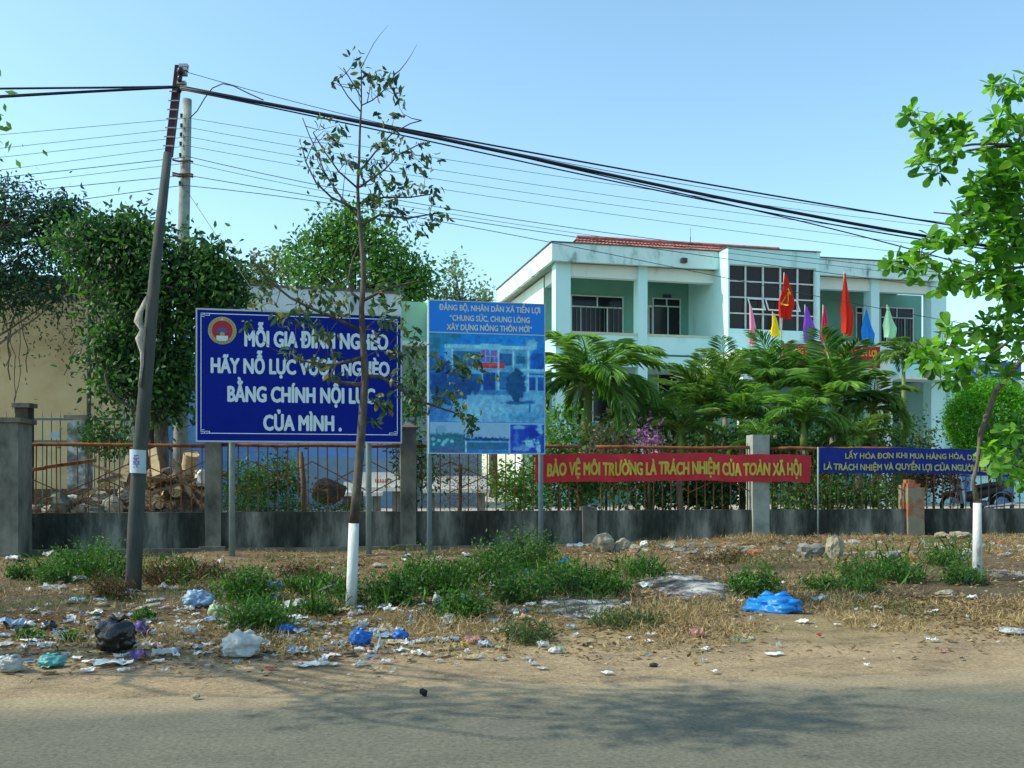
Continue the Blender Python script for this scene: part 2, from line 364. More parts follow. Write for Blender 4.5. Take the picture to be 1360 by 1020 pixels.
pts = scatter(6000, lambda s, t: max(0, 2 * patch(s + 40, t, .7) - .1) * sm(7.6, 9, t)); n = len(pts); mb = MB(); d = RN.normal(size=(n, 3)) * .7; d[:, 2] = RN.uniform(.4, 1.3, n)
sz = RN.uniform(.05, .15, n); add_leaves(mb, pts, d, sz, .01, np.clip(RN.normal(.5, .22, n), 0, 1), curl=.6)
struct('green_grass', mb, L_olive, 'sparse green grass growing among the dry straw', kind='stuff')
WZ = [(590, 785, 120, 30), (700, 770, 90, 30), (770, 790, 90, 28), (330, 815, 60, 36), (430, 800, 60, 26), (110, 765, 90, 26), (1005, 785, 40, 22), (1170, 765, 80, 20), (1265, 758, 50, 22), (850, 770, 50, 18), (520, 805, 60, 22), (240, 770, 60, 20)]
def weedd(s, t):
    p = W(s, t); px, py = CX + p.x / p.y * F, HZ + H * F / p.y
    return max(0, max(1 - ((px - a) / c) ** 2 - ((py - b) / d) ** 2 for a, b, c, d in WZ)) * (.55 + 1.4 * patch(s, t, 1.7))
pts = scatter(7500, weedd); n = len(pts); hh = RN.random(n) ** 2 * .22; pts[:, 2] += hh; pts[:, :2] += RN.normal(size=(n, 2)) * .03
mb = MB(); d = RN.normal(size=(n, 3)); d[:, 2] = np.abs(d[:, 2]) * .7; sz = RN.uniform(.02, .06, n); add_leaves(mb, pts, d, sz, sz * RN.uniform(.2, .6, n), np.clip(RN.normal(.45, .28, n), 0, 1), up=np.array([[0, 0, 1.]]))
pts = scatter(1700, weedd); n = len(pts); d = RN.normal(size=(n, 3)) * .5; d[:, 2] = RN.uniform(.5, 1.3, n); sz = RN.uniform(.08, .3, n); add_leaves(mb, pts, d, sz, .008, np.clip(RN.normal(.6, .25, n), 0, 1), 'blade', curl=.6)
struct('ground_weeds', mb, L_weed, 'ragged low green weeds spreading between the clumps', kind='stuff')
mb = MB(); pts = scatter(2600, lambda s, t: max(0, .3 + patch(s, t + 30, .8)) * (.25 if t < 8 else 1))
for p in pts:
    r = random.uniform(.006, .022) * (2 if random.random() < .04 else 1); mb.blob(p, (r * random.uniform(.8, 1.5), r, r * .7), random.random(), n=1, tone=random.random())
struct('gravel', mb, mat('gravel_bits', [(.1, .08, .06), (.3, .25, .19), (.5, .46, .4)], tone=True, rough=.95), 'small stones and crumbs of rubble over the verge', kind='stuff')

# ------------------------------------------------------------------ the fence
def ft(t, s0, s1, z0, z1, d, mb, tone=.5): return mb.obox(W(s0, t, z0), DS * (s1 - s0), (0, 0, z1 - z0), DN * d, tone)
WALLZ = .765; RAILZ = 1.97
def fence_section(px0, px1, label, rail=True, bars=(2.06, 2.06), zig=True, s0=None, s1=None, step=.17, mould=M_mold, gaps=0.):
    s0 = S(px0, FENCE_T) if s0 is None else s0; s1 = S(px1, FENCE_T) if s1 is None else s1
    r = thing('fence_section', label, 'fence', W((s0 + s1) / 2, FENCE_T + .1, 0), TH, 'iron bar fence sections on low walls')
    mb = MB(); k = max(2, int((s1 - s0) / .35))
    top = [WALLZ + .012 * noise.noise(Vector((s0 + i * .9, 3, 0))) for i in range(k + 1)]
    for i in range(k):
        a, b = s0 + (s1 - s0) * i / k, s0 + (s1 - s0) * (i + 1) / k
        p = [W(a, FENCE_T, -.1), W(b, FENCE_T, -.1), W(b, FENCE_T, top[i + 1]), W(a, FENCE_T, top[i])]; q = [v + DN * .2 for v in p]
        mb.add(p + q, [(0, 1, 2, 3), (5, 4, 7, 6), (3, 2, 6, 7)] + ([(4, 0, 3, 7)] if i == 0 else []) + ([(1, 5, 6, 2)] if i == k - 1 else []))
    obj('low_wall', mb, mould, r)
    mb = MB(); ft(FENCE_T - .1, s0, s1, -.1, .13, .097, mb); obj('footing', mb, M_foot, r)
    tb = FENCE_T + .1
    if rail:
        mb = MB(); n = 6
        mb.tube([W(s0 + (s1 - s0) * i / n, tb, RAILZ + RN.normal() * .008) for i in range(n + 1)], .032, 8); obj('top_rail', mb, M_rust, r, smooth=True)
    mb = MB(); n = int((s1 - s0) / step)
    for i in range(n):
        if random.random() < gaps: continue
        s = s0 + (i + .6) * (s1 - s0) / n; u = (i + .5) / n; h = bars[0] + (bars[1] - bars[0]) * u + random.uniform(-.04, .04)
        mb.tube([W(s, tb, WALLZ - .03), W(s + random.uniform(-.015, .015), tb, h - .08), W(s, tb, h)], [.0115, .0115, .003 if rail else .011], 5)
    if zig:
        L = (s1 - s0); nz = max(2, round(L / .57)); 
        for zc, ph in ((1.53, 0), (1.24, 1)):
            pts = [W(s0 + L * i / nz, tb - .012, zc + (.15 if (i + ph) % 2 else -.13)) for i in range(nz + 1)]
            for a, b in zip(pts, pts[1:]):
                if random.random() > gaps * 1.5: mb.tube([a, b], .0105, 5)
    obj('bars', mb, M_rustd, r, label='rusty vertical bars with zigzag rods' if zig else 'rusty vertical bars')
    return r
random.seed(5)
fence_section(None, 272, 'rusty barred fence section with firewood and rubble heaped behind it', s0=S(272, FENCE_T) - 4.2 + .0, gaps=.1)
fence_section(293, 532, 'fence section with zigzag rods under the blue slogan sign')
fence_section(553, 774, 'fence section behind the posts of the photo billboard', gaps=.05)
fence_section(793, 1000, 'fence section covered by the right half of the red banner')
fence_section(1022, 1206, 'fence section behind the left half of the blue banner', bars=(2.0, 1.95))
fence_section(1228, None, 'fence section without top rail in front of the parked motorbike', rail=False, bars=(1.75, 1.6), zig=False, s1=S(1228, FENCE_T) + 12)
sl = S(272, FENCE_T) - 4.2
fence_section(None, None, 'mouldy walled fence section left of the large gate pier', s0=sl - 6, s1=sl - .62, gaps=.2)
def pier(px0, px1, top, label, kind='full', m=M_conc, z0=-.1, s0=None, s1=None):
    s0 = S(px0, FENCE_T - .06) if s0 is None else s0; s1 = S(px1, FENCE_T - .06) if s1 is None else s1; t0 = FENCE_T - .06; d = max(.3, s1 - s0)
    r = thing('fence_pier', label, 'fence pier', W((s0 + s1) / 2, t0 + d / 2, z0), TH, 'concrete piers of the fence')
    mb = MB(); n = 7; vs = []; rnd = random.Random(px0 or 1)
    for i in range(n + 1):
        z = z0 + (top - z0) * i / n; k = .006
        for a, b in ((s0, t0), (s1, t0), (s1, t0 + d), (s0, t0 + d)): vs.append(W(a + rnd.uniform(-k, k), b + rnd.uniform(-k, k), z + (rnd.uniform(-.05, .04) if kind == 'stub' and i == n else 0)))
    fs = [(i * 4 + k, i * 4 + (k + 1) % 4, i * 4 + 4 + (k + 1) % 4, i * 4 + 4 + k) for i in range(n) for k in range(4)] + [(4 * n, 4 * n + 1, 4 * n + 2, 4 * n + 3)]
    mb.add(vs, fs); obj('shaft', mb, m, r)
    if kind == 'full':
        c = (s0 + s1) / 2; mb = MB(); e = .035
        b = [W(s0 - e, t0 - e, top), W(s1 + e, t0 - e, top), W(s1 + e, t0 + d + e, top), W(s0 - e, t0 + d + e, top)]
        u = [v + Vector((0, 0, .035)) for v in b]; mb.add(b + u + [W(c, t0 + d / 2, top + .13)], [(3, 2, 1, 0)] + [(k, (k + 1) % 4, 4 + (k + 1) % 4, 4 + k) for k in range(4)] + [(4 + k, 4 + (k + 1) % 4, 8) for k in range(4)])
        obj('cap', mb, M_foot, r)
        mb = MB(); ft(FENCE_T - .16, s0 - .09, s1 + .09, -.1, .16, .095, mb); obj('plinth', mb, M_foot, r)
    return r
p_ = pier(272, 293, 2.2, 'grey concrete fence pier under the left end of the blue sign')
pier(532, 553, 2.28, 'grey concrete fence pier with pyramid cap right of the blue sign')
pier(774, 793, .86, 'broken stump of a fence pier at wall height beside the boulders', 'stub')
pier(1000, 1022, 2.22, 'pale fence pier standing behind the right end of the red banner', 'flat', m=mat('pale_concrete', [(.16, .18, .16), (.28, .3, .27), (.36, .37, .33)], scale=2.5, bump=.4, rough=.9))
M_stub = mat('broken_brick_and_render', [(.22, .2, .15), (.27, .23, .16), (.32, .12, .06), (.4, .17, .09)], scale=2.4, bump=.8, rough=.95, pos=[.3, .48, .56, .75])
q = pier(1206, 1228, 1.22, 'broken fence pier stump with orange brick showing under the blue banner', 'stub', m=M_stub)
s0, s1 = S(1206, FENCE_T - .06), S(1228, FENCE_T - .06)
for i, (a, b, z) in enumerate([(.02, .15, 1.2), (.17, .29, 1.19), (.06, .2, 1.27)]):
    mb = MB(); mb.obox(W(s0 + a, FENCE_T - .02 + .02 * i, z), DS * (b - a), DN * .2 + Vector((0, 0, .01)), (0, 0, .07)); obj('brick', mb, paint('orange_brick', (.36, .14, .07), rough=.95, var=.3), q)
# large gate pier at the left edge
t0 = FENCE_T - .75; a, b = S(-22, t0), S(24, t0)
r = thing('gate_pier', 'broad grey gate pier with flat slab cap at the left edge', 'gate pier', W((a + b) / 2, t0 + .35, -.1), TH)
mb = MB(); ft(t0, a, b, -.1, 2.3, .7, mb); obj('shaft', mb, M_conc, r)
mb = MB(); ft(t0 - .06, a - .06, b + .06, 2.3, 2.38, .82, mb); obj('cap_slab', mb, mat('brown_stained_slab', [(.07, .055, .04), (.19, .16, .12)], scale=4, rough=.9), r)
mb = MB(); ft(t0 - .06, a - .04, b + .02, -.1, .12, .057, mb); obj('plinth', mb, M_foot, r)

# ------------------------------------------------------------------ blue slogan sign
M_blue = mat('deep_blue_enamel', [(.001, .011, .20), (.0015, .014, .25)], scale=1.2, rough=.6, spec=.12)
M_ltr = paint('pale_blue_white_lettering', (.60, .70, .74), rough=.5, var=.06)
B = Board(261, 533, 410, 586, 16.25, 16.95)
r = thing('slogan_sign', 'large blue sign with white slogan on two grey posts', 'sign', B.at(B.w / 2, -B.o.z, 0), group=None)
mb = MB(); mb.obox(B.at(0, 0, -.03), B.U * B.w, (0, 0, B.h), B.N * .03); obj('panel', mb, M_blue, r)
mb = MB()
for x0, y0, x1, y1 in ((260, 409, 534, 411.2), (260, 584.8, 534, 587), (260, 411.2, 262, 584.8), (532, 411.2, 534, 584.8)): B.rect(mb, x0, y0, x1, y1, -.035, .045)
obj('edge_frame', mb, paint('pale_edge_frame', (.45, .5, .5), rough=.6), r)
mb = MB()
for x0, y0, x1, y1 in ((275, 415.2, 519, 416.3), (275, 574.6, 519, 575.7), (266.2, 424, 267.2, 568), (527, 424, 528, 568)): B.rect(mb, x0, y0, x1, y1, .001)
for cx, sx in ((266.2, 1), (528, -1)):
    for cy, sy in ((415.2, 1), (575.7, -1)):
        for (x0, y0, x1, y1) in ((0, 0, 5, .9), (0, 2.2, 4, 3.1), (6, 0, 12, .9), (6, 2.6, 12, 3.5), (4.6, 0, 5.5, 3.2), (0, 4.4, 5, 5.3), (11, 0, 12, 3.4), (0, 2.2, .9, 9)):
            xa, xb = sorted((cx + sx * x0, cx + sx * x1)); ya, yb = sorted((cy + sy * y0, cy + sy * y1)); B.rect(mb, xa, ya, xb, yb, .0015)
obj('border_line', mb, M_ltr, r)
mb = MB()
for t, x0, x1, yb, cp in (("MỖI GIA ĐÌNH NGHÈO", 323.5, 514, 457.5, 21), ("HÃY NỖ LỰC VƯỢT NGHÈO", 280, 516, 494, 19.8), ("BẰNG CHÍNH NỘI LỰC", 301.5, 496, 532, 20.5), ("CỦA MÌNH .", 348, 450.5, 570, 20.5)):
    B.text(mb, t, x0, x1, yb, cp, .003, bold=.05)
obj('lettering', mb, M_ltr, r)
em = None
mb = MB(); B.disc(mb, 294, 438, 18.4, .003); em = obj('emblem', mb, paint('emblem_gold', (.42, .36, .14), var=.1), r)
mb = MB(); B.disc(mb, 294, 438, 13.6, .005); obj('red_field', mb, paint('emblem_red', (.36, .02, .04)), em)
mb = MB()
for k in range(26):
    a = 2 * pi * k / 26; B.disc(mb, 294 + 16 * cos(a), 438 + 16 * sin(a), 1.5, .006, n=6)
obj('grain_wreath', mb, paint('emblem_green_gold', (.24, .26, .08)), em)
mb = MB(); B.disc(mb, 294, 441, 6.6, .007, a0=0, a1=pi); B.disc(mb, 294, 441, 5.2, .008, a0=0, a1=pi, tone=1)
obj('gear', mb, paint('emblem_blue', (.05, .1, .32)), em)
mb = MB(); B.disc(mb, 294, 443, 3.2, .0095, n=12); obj('cog_hub', mb, paint('emblem_ochre', (.4, .33, .12)), em)
mb = MB(); B.rect(mb, 286.5, 445, 301.5, 449.8, .009); B.poly(mb, [(286.5, 449.8), (301.5, 449.8), (299, 452), (289, 452)], .0095); obj('ribbon', mb, M_ltr, em)
mb = MB(); B.poly(mb, [(294 + (2.6 if i % 2 == 0 else 1.1) * sin(pi * i / 5), 423.2 - (2.6 if i % 2 == 0 else 1.1) * cos(pi * i / 5)) for i in range(10)], .009); obj('star', mb, paint('emblem_star', (.8, .45, .3)), em)
for px in (306, 488.5):
    a, _ = B.xy(px, 500); p = B.at(a, 0, -.09); z0 = g(p.x, p.y) - .1
    mb = MB(); mb.tube([(p.x, p.y, z0), (p.x, p.y, B.o.z + B.h * .95)], .05, 10); obj('post', mb, M_steelp, r, smooth=True)

# ------------------------------------------------------------------ photo billboard
B = Board(569.5, 723.5, 398.5, 602, 16.35, 16.75)
r = thing('photo_billboard', 'light blue billboard printed with photos on two blue grey posts', 'billboard', B.at(B.w / 2, -B.o.z, 0))
def pm(n, c, v=.25, sc=8): return paint('print_' + n, tuple(min(.8, x * 1.25) for x in lin(c)), var=v, scale=sc, rough=.45)
mb = MB(); mb.obox(B.at(0, 0, -.03), B.U * B.w, (0, 0, B.h), B.N * .03); pan = obj('panel', mb, pm('sky', (26, 120, 205), .06, 1), r)
mb = MB(); B.rect(mb, 569.5, 440.2, 723.5, 441.6, .002); 
for x0, y0, x1, y1 in ((569, 398, 724, 399), (569, 601.4, 724, 602.6), (569, 399, 570.2, 601.4), (723, 399, 724, 601.4)): B.rect(mb, x0, y0, x1, y1, -.034, .04)
obj('edge_strip', mb, paint('pale_blue_edge', (.42, .55, .62)), r)
mb = MB(); B.rect(mb, 570.5, 399.5, 722.5, 440, .001, .002); obj('header', mb, pm('header', (12, 112, 205), .05, 1), r)
mb = MB()
for t, x0, x1, yb, cp in (("ĐẢNG BỘ, NHÂN DÂN XÃ TIẾN LỢI", 583, 717, 411, 7.6), ("“CHUNG SỨC, CHUNG LÒNG", 597, 703, 424.6, 7.6), ("XÂY DỰNG NÔNG THÔN MỚI”", 593, 706, 437, 7.6)): B.text(mb, t, x0, x1, yb, cp, .0045, bold=.035)
obj('lettering', mb, paint('cream_print_lettering', (.62, .66, .5)), r)
# the printed photographs: fine grids whose colours are painted by rule
def fbm(X, Y, f, seed):
    out = np.zeros_like(X); amp = 1.
    rs = np.random.default_rng(seed)
    for o in range(4):
        n = 64; gr = rs.random((n, n)); x = X * f * 2 ** o; y = Y * f * 2 ** o; i = np.floor(x).astype(int); j = np.floor(y).astype(int); u = x - i; v = y - j; u = u * u * (3 - 2 * u); v = v * v * (3 - 2 * v)
        q = lambda a_, b_: gr[(j + b_) % n, (i + a_) % n]
        out += amp * ((q(0, 0) * (1 - u) + q(1, 0) * u) * (1 - v) + (q(0, 1) * (1 - u) + q(1, 1) * u) * v - .5); amp *= .55
    return out
class Print:
    def __init__(s, x0, y0, x1, y1, nx, ny, c):
        s.b = (x0, y0, x1, y1); s.nx, s.ny = nx, ny; s.X, s.Y = np.meshgrid(np.linspace(x0, x1, nx + 1), np.linspace(y0, y1, ny + 1)); s.C = np.ones(s.X.shape + (3,)) * np.array(c, float); s.k = 0
    def put(s, mask, c): m = np.clip(mask, 0, 1)[..., None]; s.C = s.C * (1 - m) + np.array(c, float) * m
    def rect(s, x0, y0, x1, y1, c, soft=.7, a=1.): s.put(a * np.clip((s.X - x0) / soft + .5, 0, 1) * np.clip((x1 - s.X) / soft + .5, 0, 1) * np.clip((s.Y - y0) / soft + .5, 0, 1) * np.clip((y1 - s.Y) / soft + .5, 0, 1), c)
    def oval(s, x, y, rx, ry, c, soft=.25, rough=.5, a=1., f=.25):
        s.k += 1; d = np.sqrt(((s.X - x) / rx) ** 2 + ((s.Y - y) / ry) ** 2) + rough * fbm(s.X + 9 * s.k, s.Y + 5 * s.k, f, s.k); s.put(a * np.clip((1 - d) / soft + .5, 0, 1), c)
    def grain(s, f, amt, seed=1, mask=None):
        n = 1 + amt * fbm(s.X, s.Y, f, seed); n = n if mask is None else 1 + (n - 1) * mask; s.C = s.C * n[..., None]
    def build(s, name, par, layer):
        mb = MB(); mb.grid(lambda u, v: B.at(*B.xy(s.b[0] + u * (s.b[2] - s.b[0]), s.b[1] + v * (s.b[3] - s.b[1])), layer), s.nx, s.ny); mb.f = [tuple(reversed(f)) for f in mb.f]
        m = bpy.data.materials.new('printed_' + name); m.use_nodes = True; n = m.node_tree.nodes; bs = n['Principled BSDF']; bs.inputs['Roughness'].default_value = .5; bs.inputs['Specular IOR Level'].default_value = .2
        at = n.new('ShaderNodeAttribute'); at.attribute_name = 'ink'; m.node_tree.links.new(at.outputs['Color'], bs.inputs['Base Color'])
        o = obj(name, mb, m, par); ca = o.data.color_attributes.new('ink', 'FLOAT_COLOR', 'POINT')
        L = np.clip(s.C, 0, 255) / 255; L = np.where(L <= .04045, L / 12.92, ((L + .055) / 1.055) ** 2.4) * 1.15
        ca.data.foreach_set('color', np.concatenate([np.minimum(L, .85), np.ones(L.shape[:2] + (1,))], 2).astype(np.float32).ravel()); return o
g_ = Print(571, 442, 722.5, 559.5, 190, 150, (22, 128, 215))
t_ = np.clip((g_.Y - 442) / 60, 0, 1)[..., None]; g_.C = g_.C * (1 - t_) + np.array((60, 150, 222.)) * t_
g_.oval(706, 455, 8, 8, (120, 195, 225), .6, .5); g_.oval(712, 478, 16, 14, (18, 88, 178), .5, .4); g_.oval(700, 478, 8, 10, (30, 100, 180), .5, .5)
g_.rect(590, 456, 704, 520, (88, 165, 212)); g_.rect(696, 489, 723, 520, (92, 168, 212)); g_.rect(590, 456.5, 704, 461, (140, 203, 225)); g_.rect(690, 487, 723, 490.5, (130, 198, 222)); g_.rect(700, 493, 723, 495, (25, 90, 165))
for x0, y0, x1, y1, c in ((600, 465, 637, 485, (42, 108, 150)), (662, 467, 679, 483, (40, 98, 150)), (682, 466, 699, 485, (75, 150, 190)), (685, 470, 697, 480, (40, 105, 150)), (600, 495, 637, 518, (35, 100, 160)), (641, 493, 657, 518, (20, 70, 150)), (661, 492, 676, 516, (40, 110, 168)), (702, 498, 711, 516, (22, 80, 160)), (714, 498, 722, 516, (24, 84, 165))): g_.rect(x0, y0, x1, y1, c)
g_.rect(636, 454.5, 664, 462, (118, 190, 222)); g_.rect(638, 463, 661, 479, (82, 112, 190))
for x in (643.5, 649.5, 655.5): g_.rect(x, 463, x + .8, 479, (150, 190, 225), .4)
g_.rect(638, 470.5, 661, 471.3, (140, 185, 222), .4); g_.oval(641.5, 467, 2, 3.6, (190, 70, 110)); g_.oval(657, 467, 2, 3.6, (190, 70, 110)); g_.rect(634, 480, 669, 487, (205, 50, 62)); g_.rect(637, 482, 666, 483.2, (225, 120, 120), .5, .6)
for x in (599, 660, 680, 700): g_.rect(x, 462, x + 2.2, 518, (145, 203, 225))
g_.rect(571, 518, 723, 560, (98, 168, 212), 4); g_.oval(640, 545, 50, 16, (118, 185, 220), 1.2, .2); g_.oval(650, 520, 36, 3, (60, 125, 180), .6); g_.oval(700, 552, 30, 7, (75, 148, 195), .8, .7); g_.oval(580, 550, 22, 12, (55, 120, 185), .8, .6); g_.oval(686, 533, 16, 2.2, (40, 100, 160), .6)
for x, y, rx, ry, c in ((584, 505, 17, 26, (24, 72, 140)), (604, 508, 15, 18, (26, 80, 150)), (620, 512, 15, 12, (24, 74, 138)), (578, 485, 10, 16, (30, 100, 170)), (590, 528, 22, 9, (32, 78, 150))): g_.oval(x, y, rx, ry, c, .35, .9, f=.16)
for x, y, rx, ry in ((585, 449, 15, 7), (603, 446, 8, 4), (577, 458, 7, 8)): g_.oval(x, y, rx, ry, (40, 120, 140), .5, 1.4, .8, f=.3)
g_.oval(685, 508, 13, 20, (18, 76, 128), .18, .3); g_.rect(682, 524, 689, 532, (20, 72, 125)); g_.oval(681, 502, 6, 12, (28, 92, 140), .8, .6, .6); g_.oval(703, 532, 7, 2.6, (40, 105, 160), .5); g_.rect(701.6, 533, 704.4, 546, (48, 112, 168)); g_.oval(573, 538, 9, 5, (90, 90, 165), .6, .8)
g_.grain(.22, .22, 3); g_.grain(.9, .12, 4); g_.build('main_photo', r, .0032)
q_ = Print(571, 560.3, 722.5, 601, 150, 44, (135, 178, 210))
q_.rect(571, 577.5, 617, 601, (44, 112, 138)); q_.oval(594, 578, 26, 2.5, (40, 105, 125), .8, 1.2, f=.5); q_.oval(600, 600, 20, 8, (70, 100, 150), .9, .5)
for x, y in ((575, 583), (583, 585), (590, 587), (576, 590), (588, 590), (593, 584), (600, 586)): q_.oval(x, y, 2.6, 2.3, (125, 190, 205), .5, .5)
q_.rect(579.5, 569, 580.3, 578, (60, 110, 150), .5); q_.oval(586, 572, 7, 6, (70, 130, 165), .3, .6, .35)
q_.rect(617, 577, 619, 601, (150, 195, 220)); q_.rect(619, 582, 675, 601, (44, 104, 160)); q_.oval(647, 582.5, 30, 2.2, (28, 70, 125), .6, 1.4, f=.4); q_.rect(619, 585.2, 675, 587, (105, 175, 215)); q_.oval(640, 592, 30, 2.6, (50, 110, 140), .7, 1.4, f=.4); q_.rect(619, 596.5, 675, 601, (50, 125, 195))
q_.rect(675, 561, 677, 601, (150, 195, 220)); q_.rect(677, 562.5, 723, 601, (28, 72, 180)); q_.oval(688, 566, 9, 3, (110, 170, 215), .6); q_.oval(703, 588, 8, 7, (130, 200, 215), .5, .9, f=.4); q_.oval(716, 572, 4, 9, (120, 185, 225), .6, .8); q_.oval(690, 595, 12, 4, (90, 150, 210), .7, .9); q_.oval(715, 594, 3, 7, (140, 205, 230), .5, .8); q_.oval(685, 580, 3, 9, (60, 110, 205), .8, .9); q_.oval(708, 574, 8, 8, (20, 50, 160), .8, .9)
q_.grain(.4, .25, 6, np.clip((q_.Y - 576) / 4, .15, 1)); q_.build('photo_strip', r, .0032)
for px in (571, 719.5):
    a, _ = B.xy(px, 500); p = B.at(a, 0, -.075); z0 = g(p.x, p.y) - .1
    mb = MB(); mb.tube([(p.x, p.y, z0), (p.x, p.y, B.o.z + B.h * .97)], .042, 10); obj('post', mb, M_steelb, r, smooth=True)

# ------------------------------------------------------------------ banners tied to the fence
def banner(name, px0, px1, yt, yb, t, m, ml, lines, label, droop, amp, seed, end_drop=0.):
    s0, s1 = S(px0, t), S(px1, t); zt = Pt(px0, yt, t).z; h = zt - Pt(px0, yb, t).z; L = s1 - s0
    r = thing(name, label, 'banner', W((s0 + s1) / 2, t, zt - h), TH)
    def pos(u, v, c=0.):
        x = u * 12; sag = droop * (-1) * (4 * u * (1 - u)) ** .8 - end_drop * max(0, u - .62) ** 2 * 6
        w = amp * (noise.noise(Vector((x * .8 + v * .8, v * .4, seed))) + .45 * noise.noise(Vector((x * 2.2 + v * 1.4, v * .5, seed + 5))))
        zz = zt - h + v * h + sag + .02 * noise.noise(Vector((x, 0, seed + 9))) + (.035 * noise.noise(Vector((x * .5, 3, seed))) )
        return W(s0 + u * L, t - w - c, zz)
    mb = MB(); mb.grid(lambda a, b: pos(a, b), 240, 14); obj('cloth', mb, m, r, smooth=True)
    mb = MB()
    for tx, x0, x1, ybl, cap in lines:
        vs, fs = text_fit(tx, (S(x0, t) - s0) / L, (S(x1, t) - s0) / L, (yb - ybl) / (yb - yt), cap / (yb - yt), .026)
        for i, (dx, dy) in enumerate(BOLD): mb.add([pos(u + dx * .045 * cap / (yb - yt) * h / L, v + dy * .045 * cap / (yb - yt), .016 + .0002 * i) for u, v in vs], fs)
    obj('lettering', mb, ml, r)
    mb = MB()
    for u in (0, 1):
        p = pos(u, 1); q = pos(u, 0); e = -.25 if u == 0 else .25
        mb.tube([p, W(s0 + u * L + e, FENCE_T + .06, p.z + .05)], .005, 5); mb.tube([q, W(s0 + u * L + e, FENCE_T + .06, q.z - .03)], .005, 5)
    obj('tie_cord', mb, M_cable, r); return r
M_red = mat('crimson_cloth', [(.46, .03, .045), (.56, .042, .06)], scale=2, rough=.75, trans=.2)
M_navy = mat('blue_banner_cloth', [(.006, .018, .20), (.01, .03, .27)], scale=2, rough=.7, trans=.12)
M_yel = paint('mustard_lettering', (.5, .43, .06), rough=.7)
banner('slogan_banner', 711, 1077, 603.5, 641, FENCE_T - .16, M_red, M_yel, [("BẢO VỆ MÔI TRƯỜNG LÀ TRÁCH NHIỆM CỦA TOÀN XÃ HỘI", 727, 1064, 632, 17)], 'long red banner with yellow lettering tied to the fence', -.03, .075, 2)
banner('notice_banner', 1088, 1352, 594.5, 628.5, FENCE_T - .14, M_navy, paint('pale_yellow_lettering', (.42, .42, .12), rough=.7), [("LẤY HÓA ĐƠN KHI MUA HÀNG HÓA, DỊCH VỤ", 1122, 1322, 608.5, 7.2), ("LÀ TRÁCH NHIỆM VÀ QUYỀN LỢI CỦA NGƯỜI TIÊU DÙNG", 1094, 1344, 624, 8.2)], 'blue banner with two lines of yellow lettering tied to the fence', .0, .03, 4, end_drop=.14)
mb = MB(); p = W(S(1086.5, FENCE_T - .2), FENCE_T - .2); mb.tube([(p.x, p.y, g(p.x, p.y) - .1), (p.x, p.y, 1.98)], .018, 7)
single('banner_stake', mb, M_steelp, 'thin grey stake at the left end of the blue banner', 'stake', smooth=True)

# ------------------------------------------------------------------ poles, notice, cloth, cables
r = thing('utility_pole', 'leaning dark concrete pole with rusty iron extension on the verge', 'utility pole', G(176, 786))
b = G(176, 786); b.z -= .2; D0 = b.y
def pp(px, py): return P(px, py, D0)
mb = MB(); pts = [b, pp(180, 700), pp(186, 600), pp(197, 470), pp(207, 350), pp(223, 203)]
mb.tube(pts, [.092, .089, .083, .073, .062, .048], 4 if False else 12); obj('shaft', mb, mat('dark_stained_concrete', [(.03, .036, .034), (.06, .068, .062), (.105, .11, .1)], scale=3, stretch=(1, 1, .25), rough=.9, bump=.4), r, smooth=True)
mb = MB(); a, c = pp(222.5, 206), pp(236.5, 86); U = Vector((.072, .01, 0)); mb.obox(a - U / 2, U, c - a, (0, .08, 0)); obj('iron_extension', mb, mat('dark_red_iron', [(.04, .018, .02), (.1, .035, .035)], scale=6, rough=.7), r)
mb = MB()
for k in range(7):
    q = a.lerp(c, .1 + .1 * k); obj('clamp', MB().obox(q + Vector((-.06, -.012, -.008)), (.12, .004, 0), (0, 0, .016), (0, -.004, 0)), paint('galvanised_clamps', (.3, .31, .33), metal=.5), r)
for k in (.97, .93, .88, .78, .72): q = a.lerp(c, k); obj('step_bolt', MB().obox(q + Vector((.02, -.03, 0)), (.1, 0, .0), (0, 0, .035), (0, .06, 0)), MATS['galvanised_clamps'], r)
mb = MB()
for px, py, rr in ((242, 97, .045), (241, 107, .03), (240, 121, .04)):
    q = pp(px, py); obj('insulator', MB().tube([q - Vector((0, .06, .04)), q - Vector((0, .06, 0)), q + Vector((0, -.06, .04))], [rr * .6, rr, rr * .5], 8), paint('dark_ceramic', (.03, .025, .03), rough=.3), r, smooth=True)
# paper notice and hanging cloth on the pole
c = pp(186.2, 613); n = .112
mb = MB(); k = 8
mb.grid(lambda u, v: c + Vector((.118 * sin((u - .5) * 1.9) , -(.118 * cos((u - .5) * 1.9)) - .004, (v - .5) * .27 + (u - .5) * -.012)), k, 2)
r = thing('paper_notice', 'pale blue paper notice with purple marks pasted on the leaning pole', 'notice', c - Vector((0, .12, .135)))
obj('paper', mb, paint('pale_blue_paper', (.42, .52, .56), rough=.8), r, smooth=True)
mb = MB(); q = random.Random(4)
for i in range(9):
    z = .062 - i * .0165; w = q.uniform(.2, .4); 
    for u0 in np.arange(.5 - w / 2, .5 + w / 2 - .06, .085):
        if q.random() < .88:
            f = lambda u: c + Vector((.1205 * sin((u - .5) * 1.9), -(.1205 * cos((u - .5) * 1.9)) - .004, z))
            mb.add([f(u0), f(u0 + .07), f(u0 + .07) + Vector((0, 0, .012)), f(u0) + Vector((0, 0, .012))], [(0, 1, 2, 3)])
obj('print', mb, paint('purple_print', (.11, .06, .38)), r)
mb = MB(); path = [(191, 395, .2), (187, 404, .8), (183, 416, 1.1), (180, 428, 1.3), (184, 440, .9), (181, 452, 1.1), (185, 470, .6), (184, 485, .5), (183, 500, .45), (181, 514, .35)]
vs = []; 
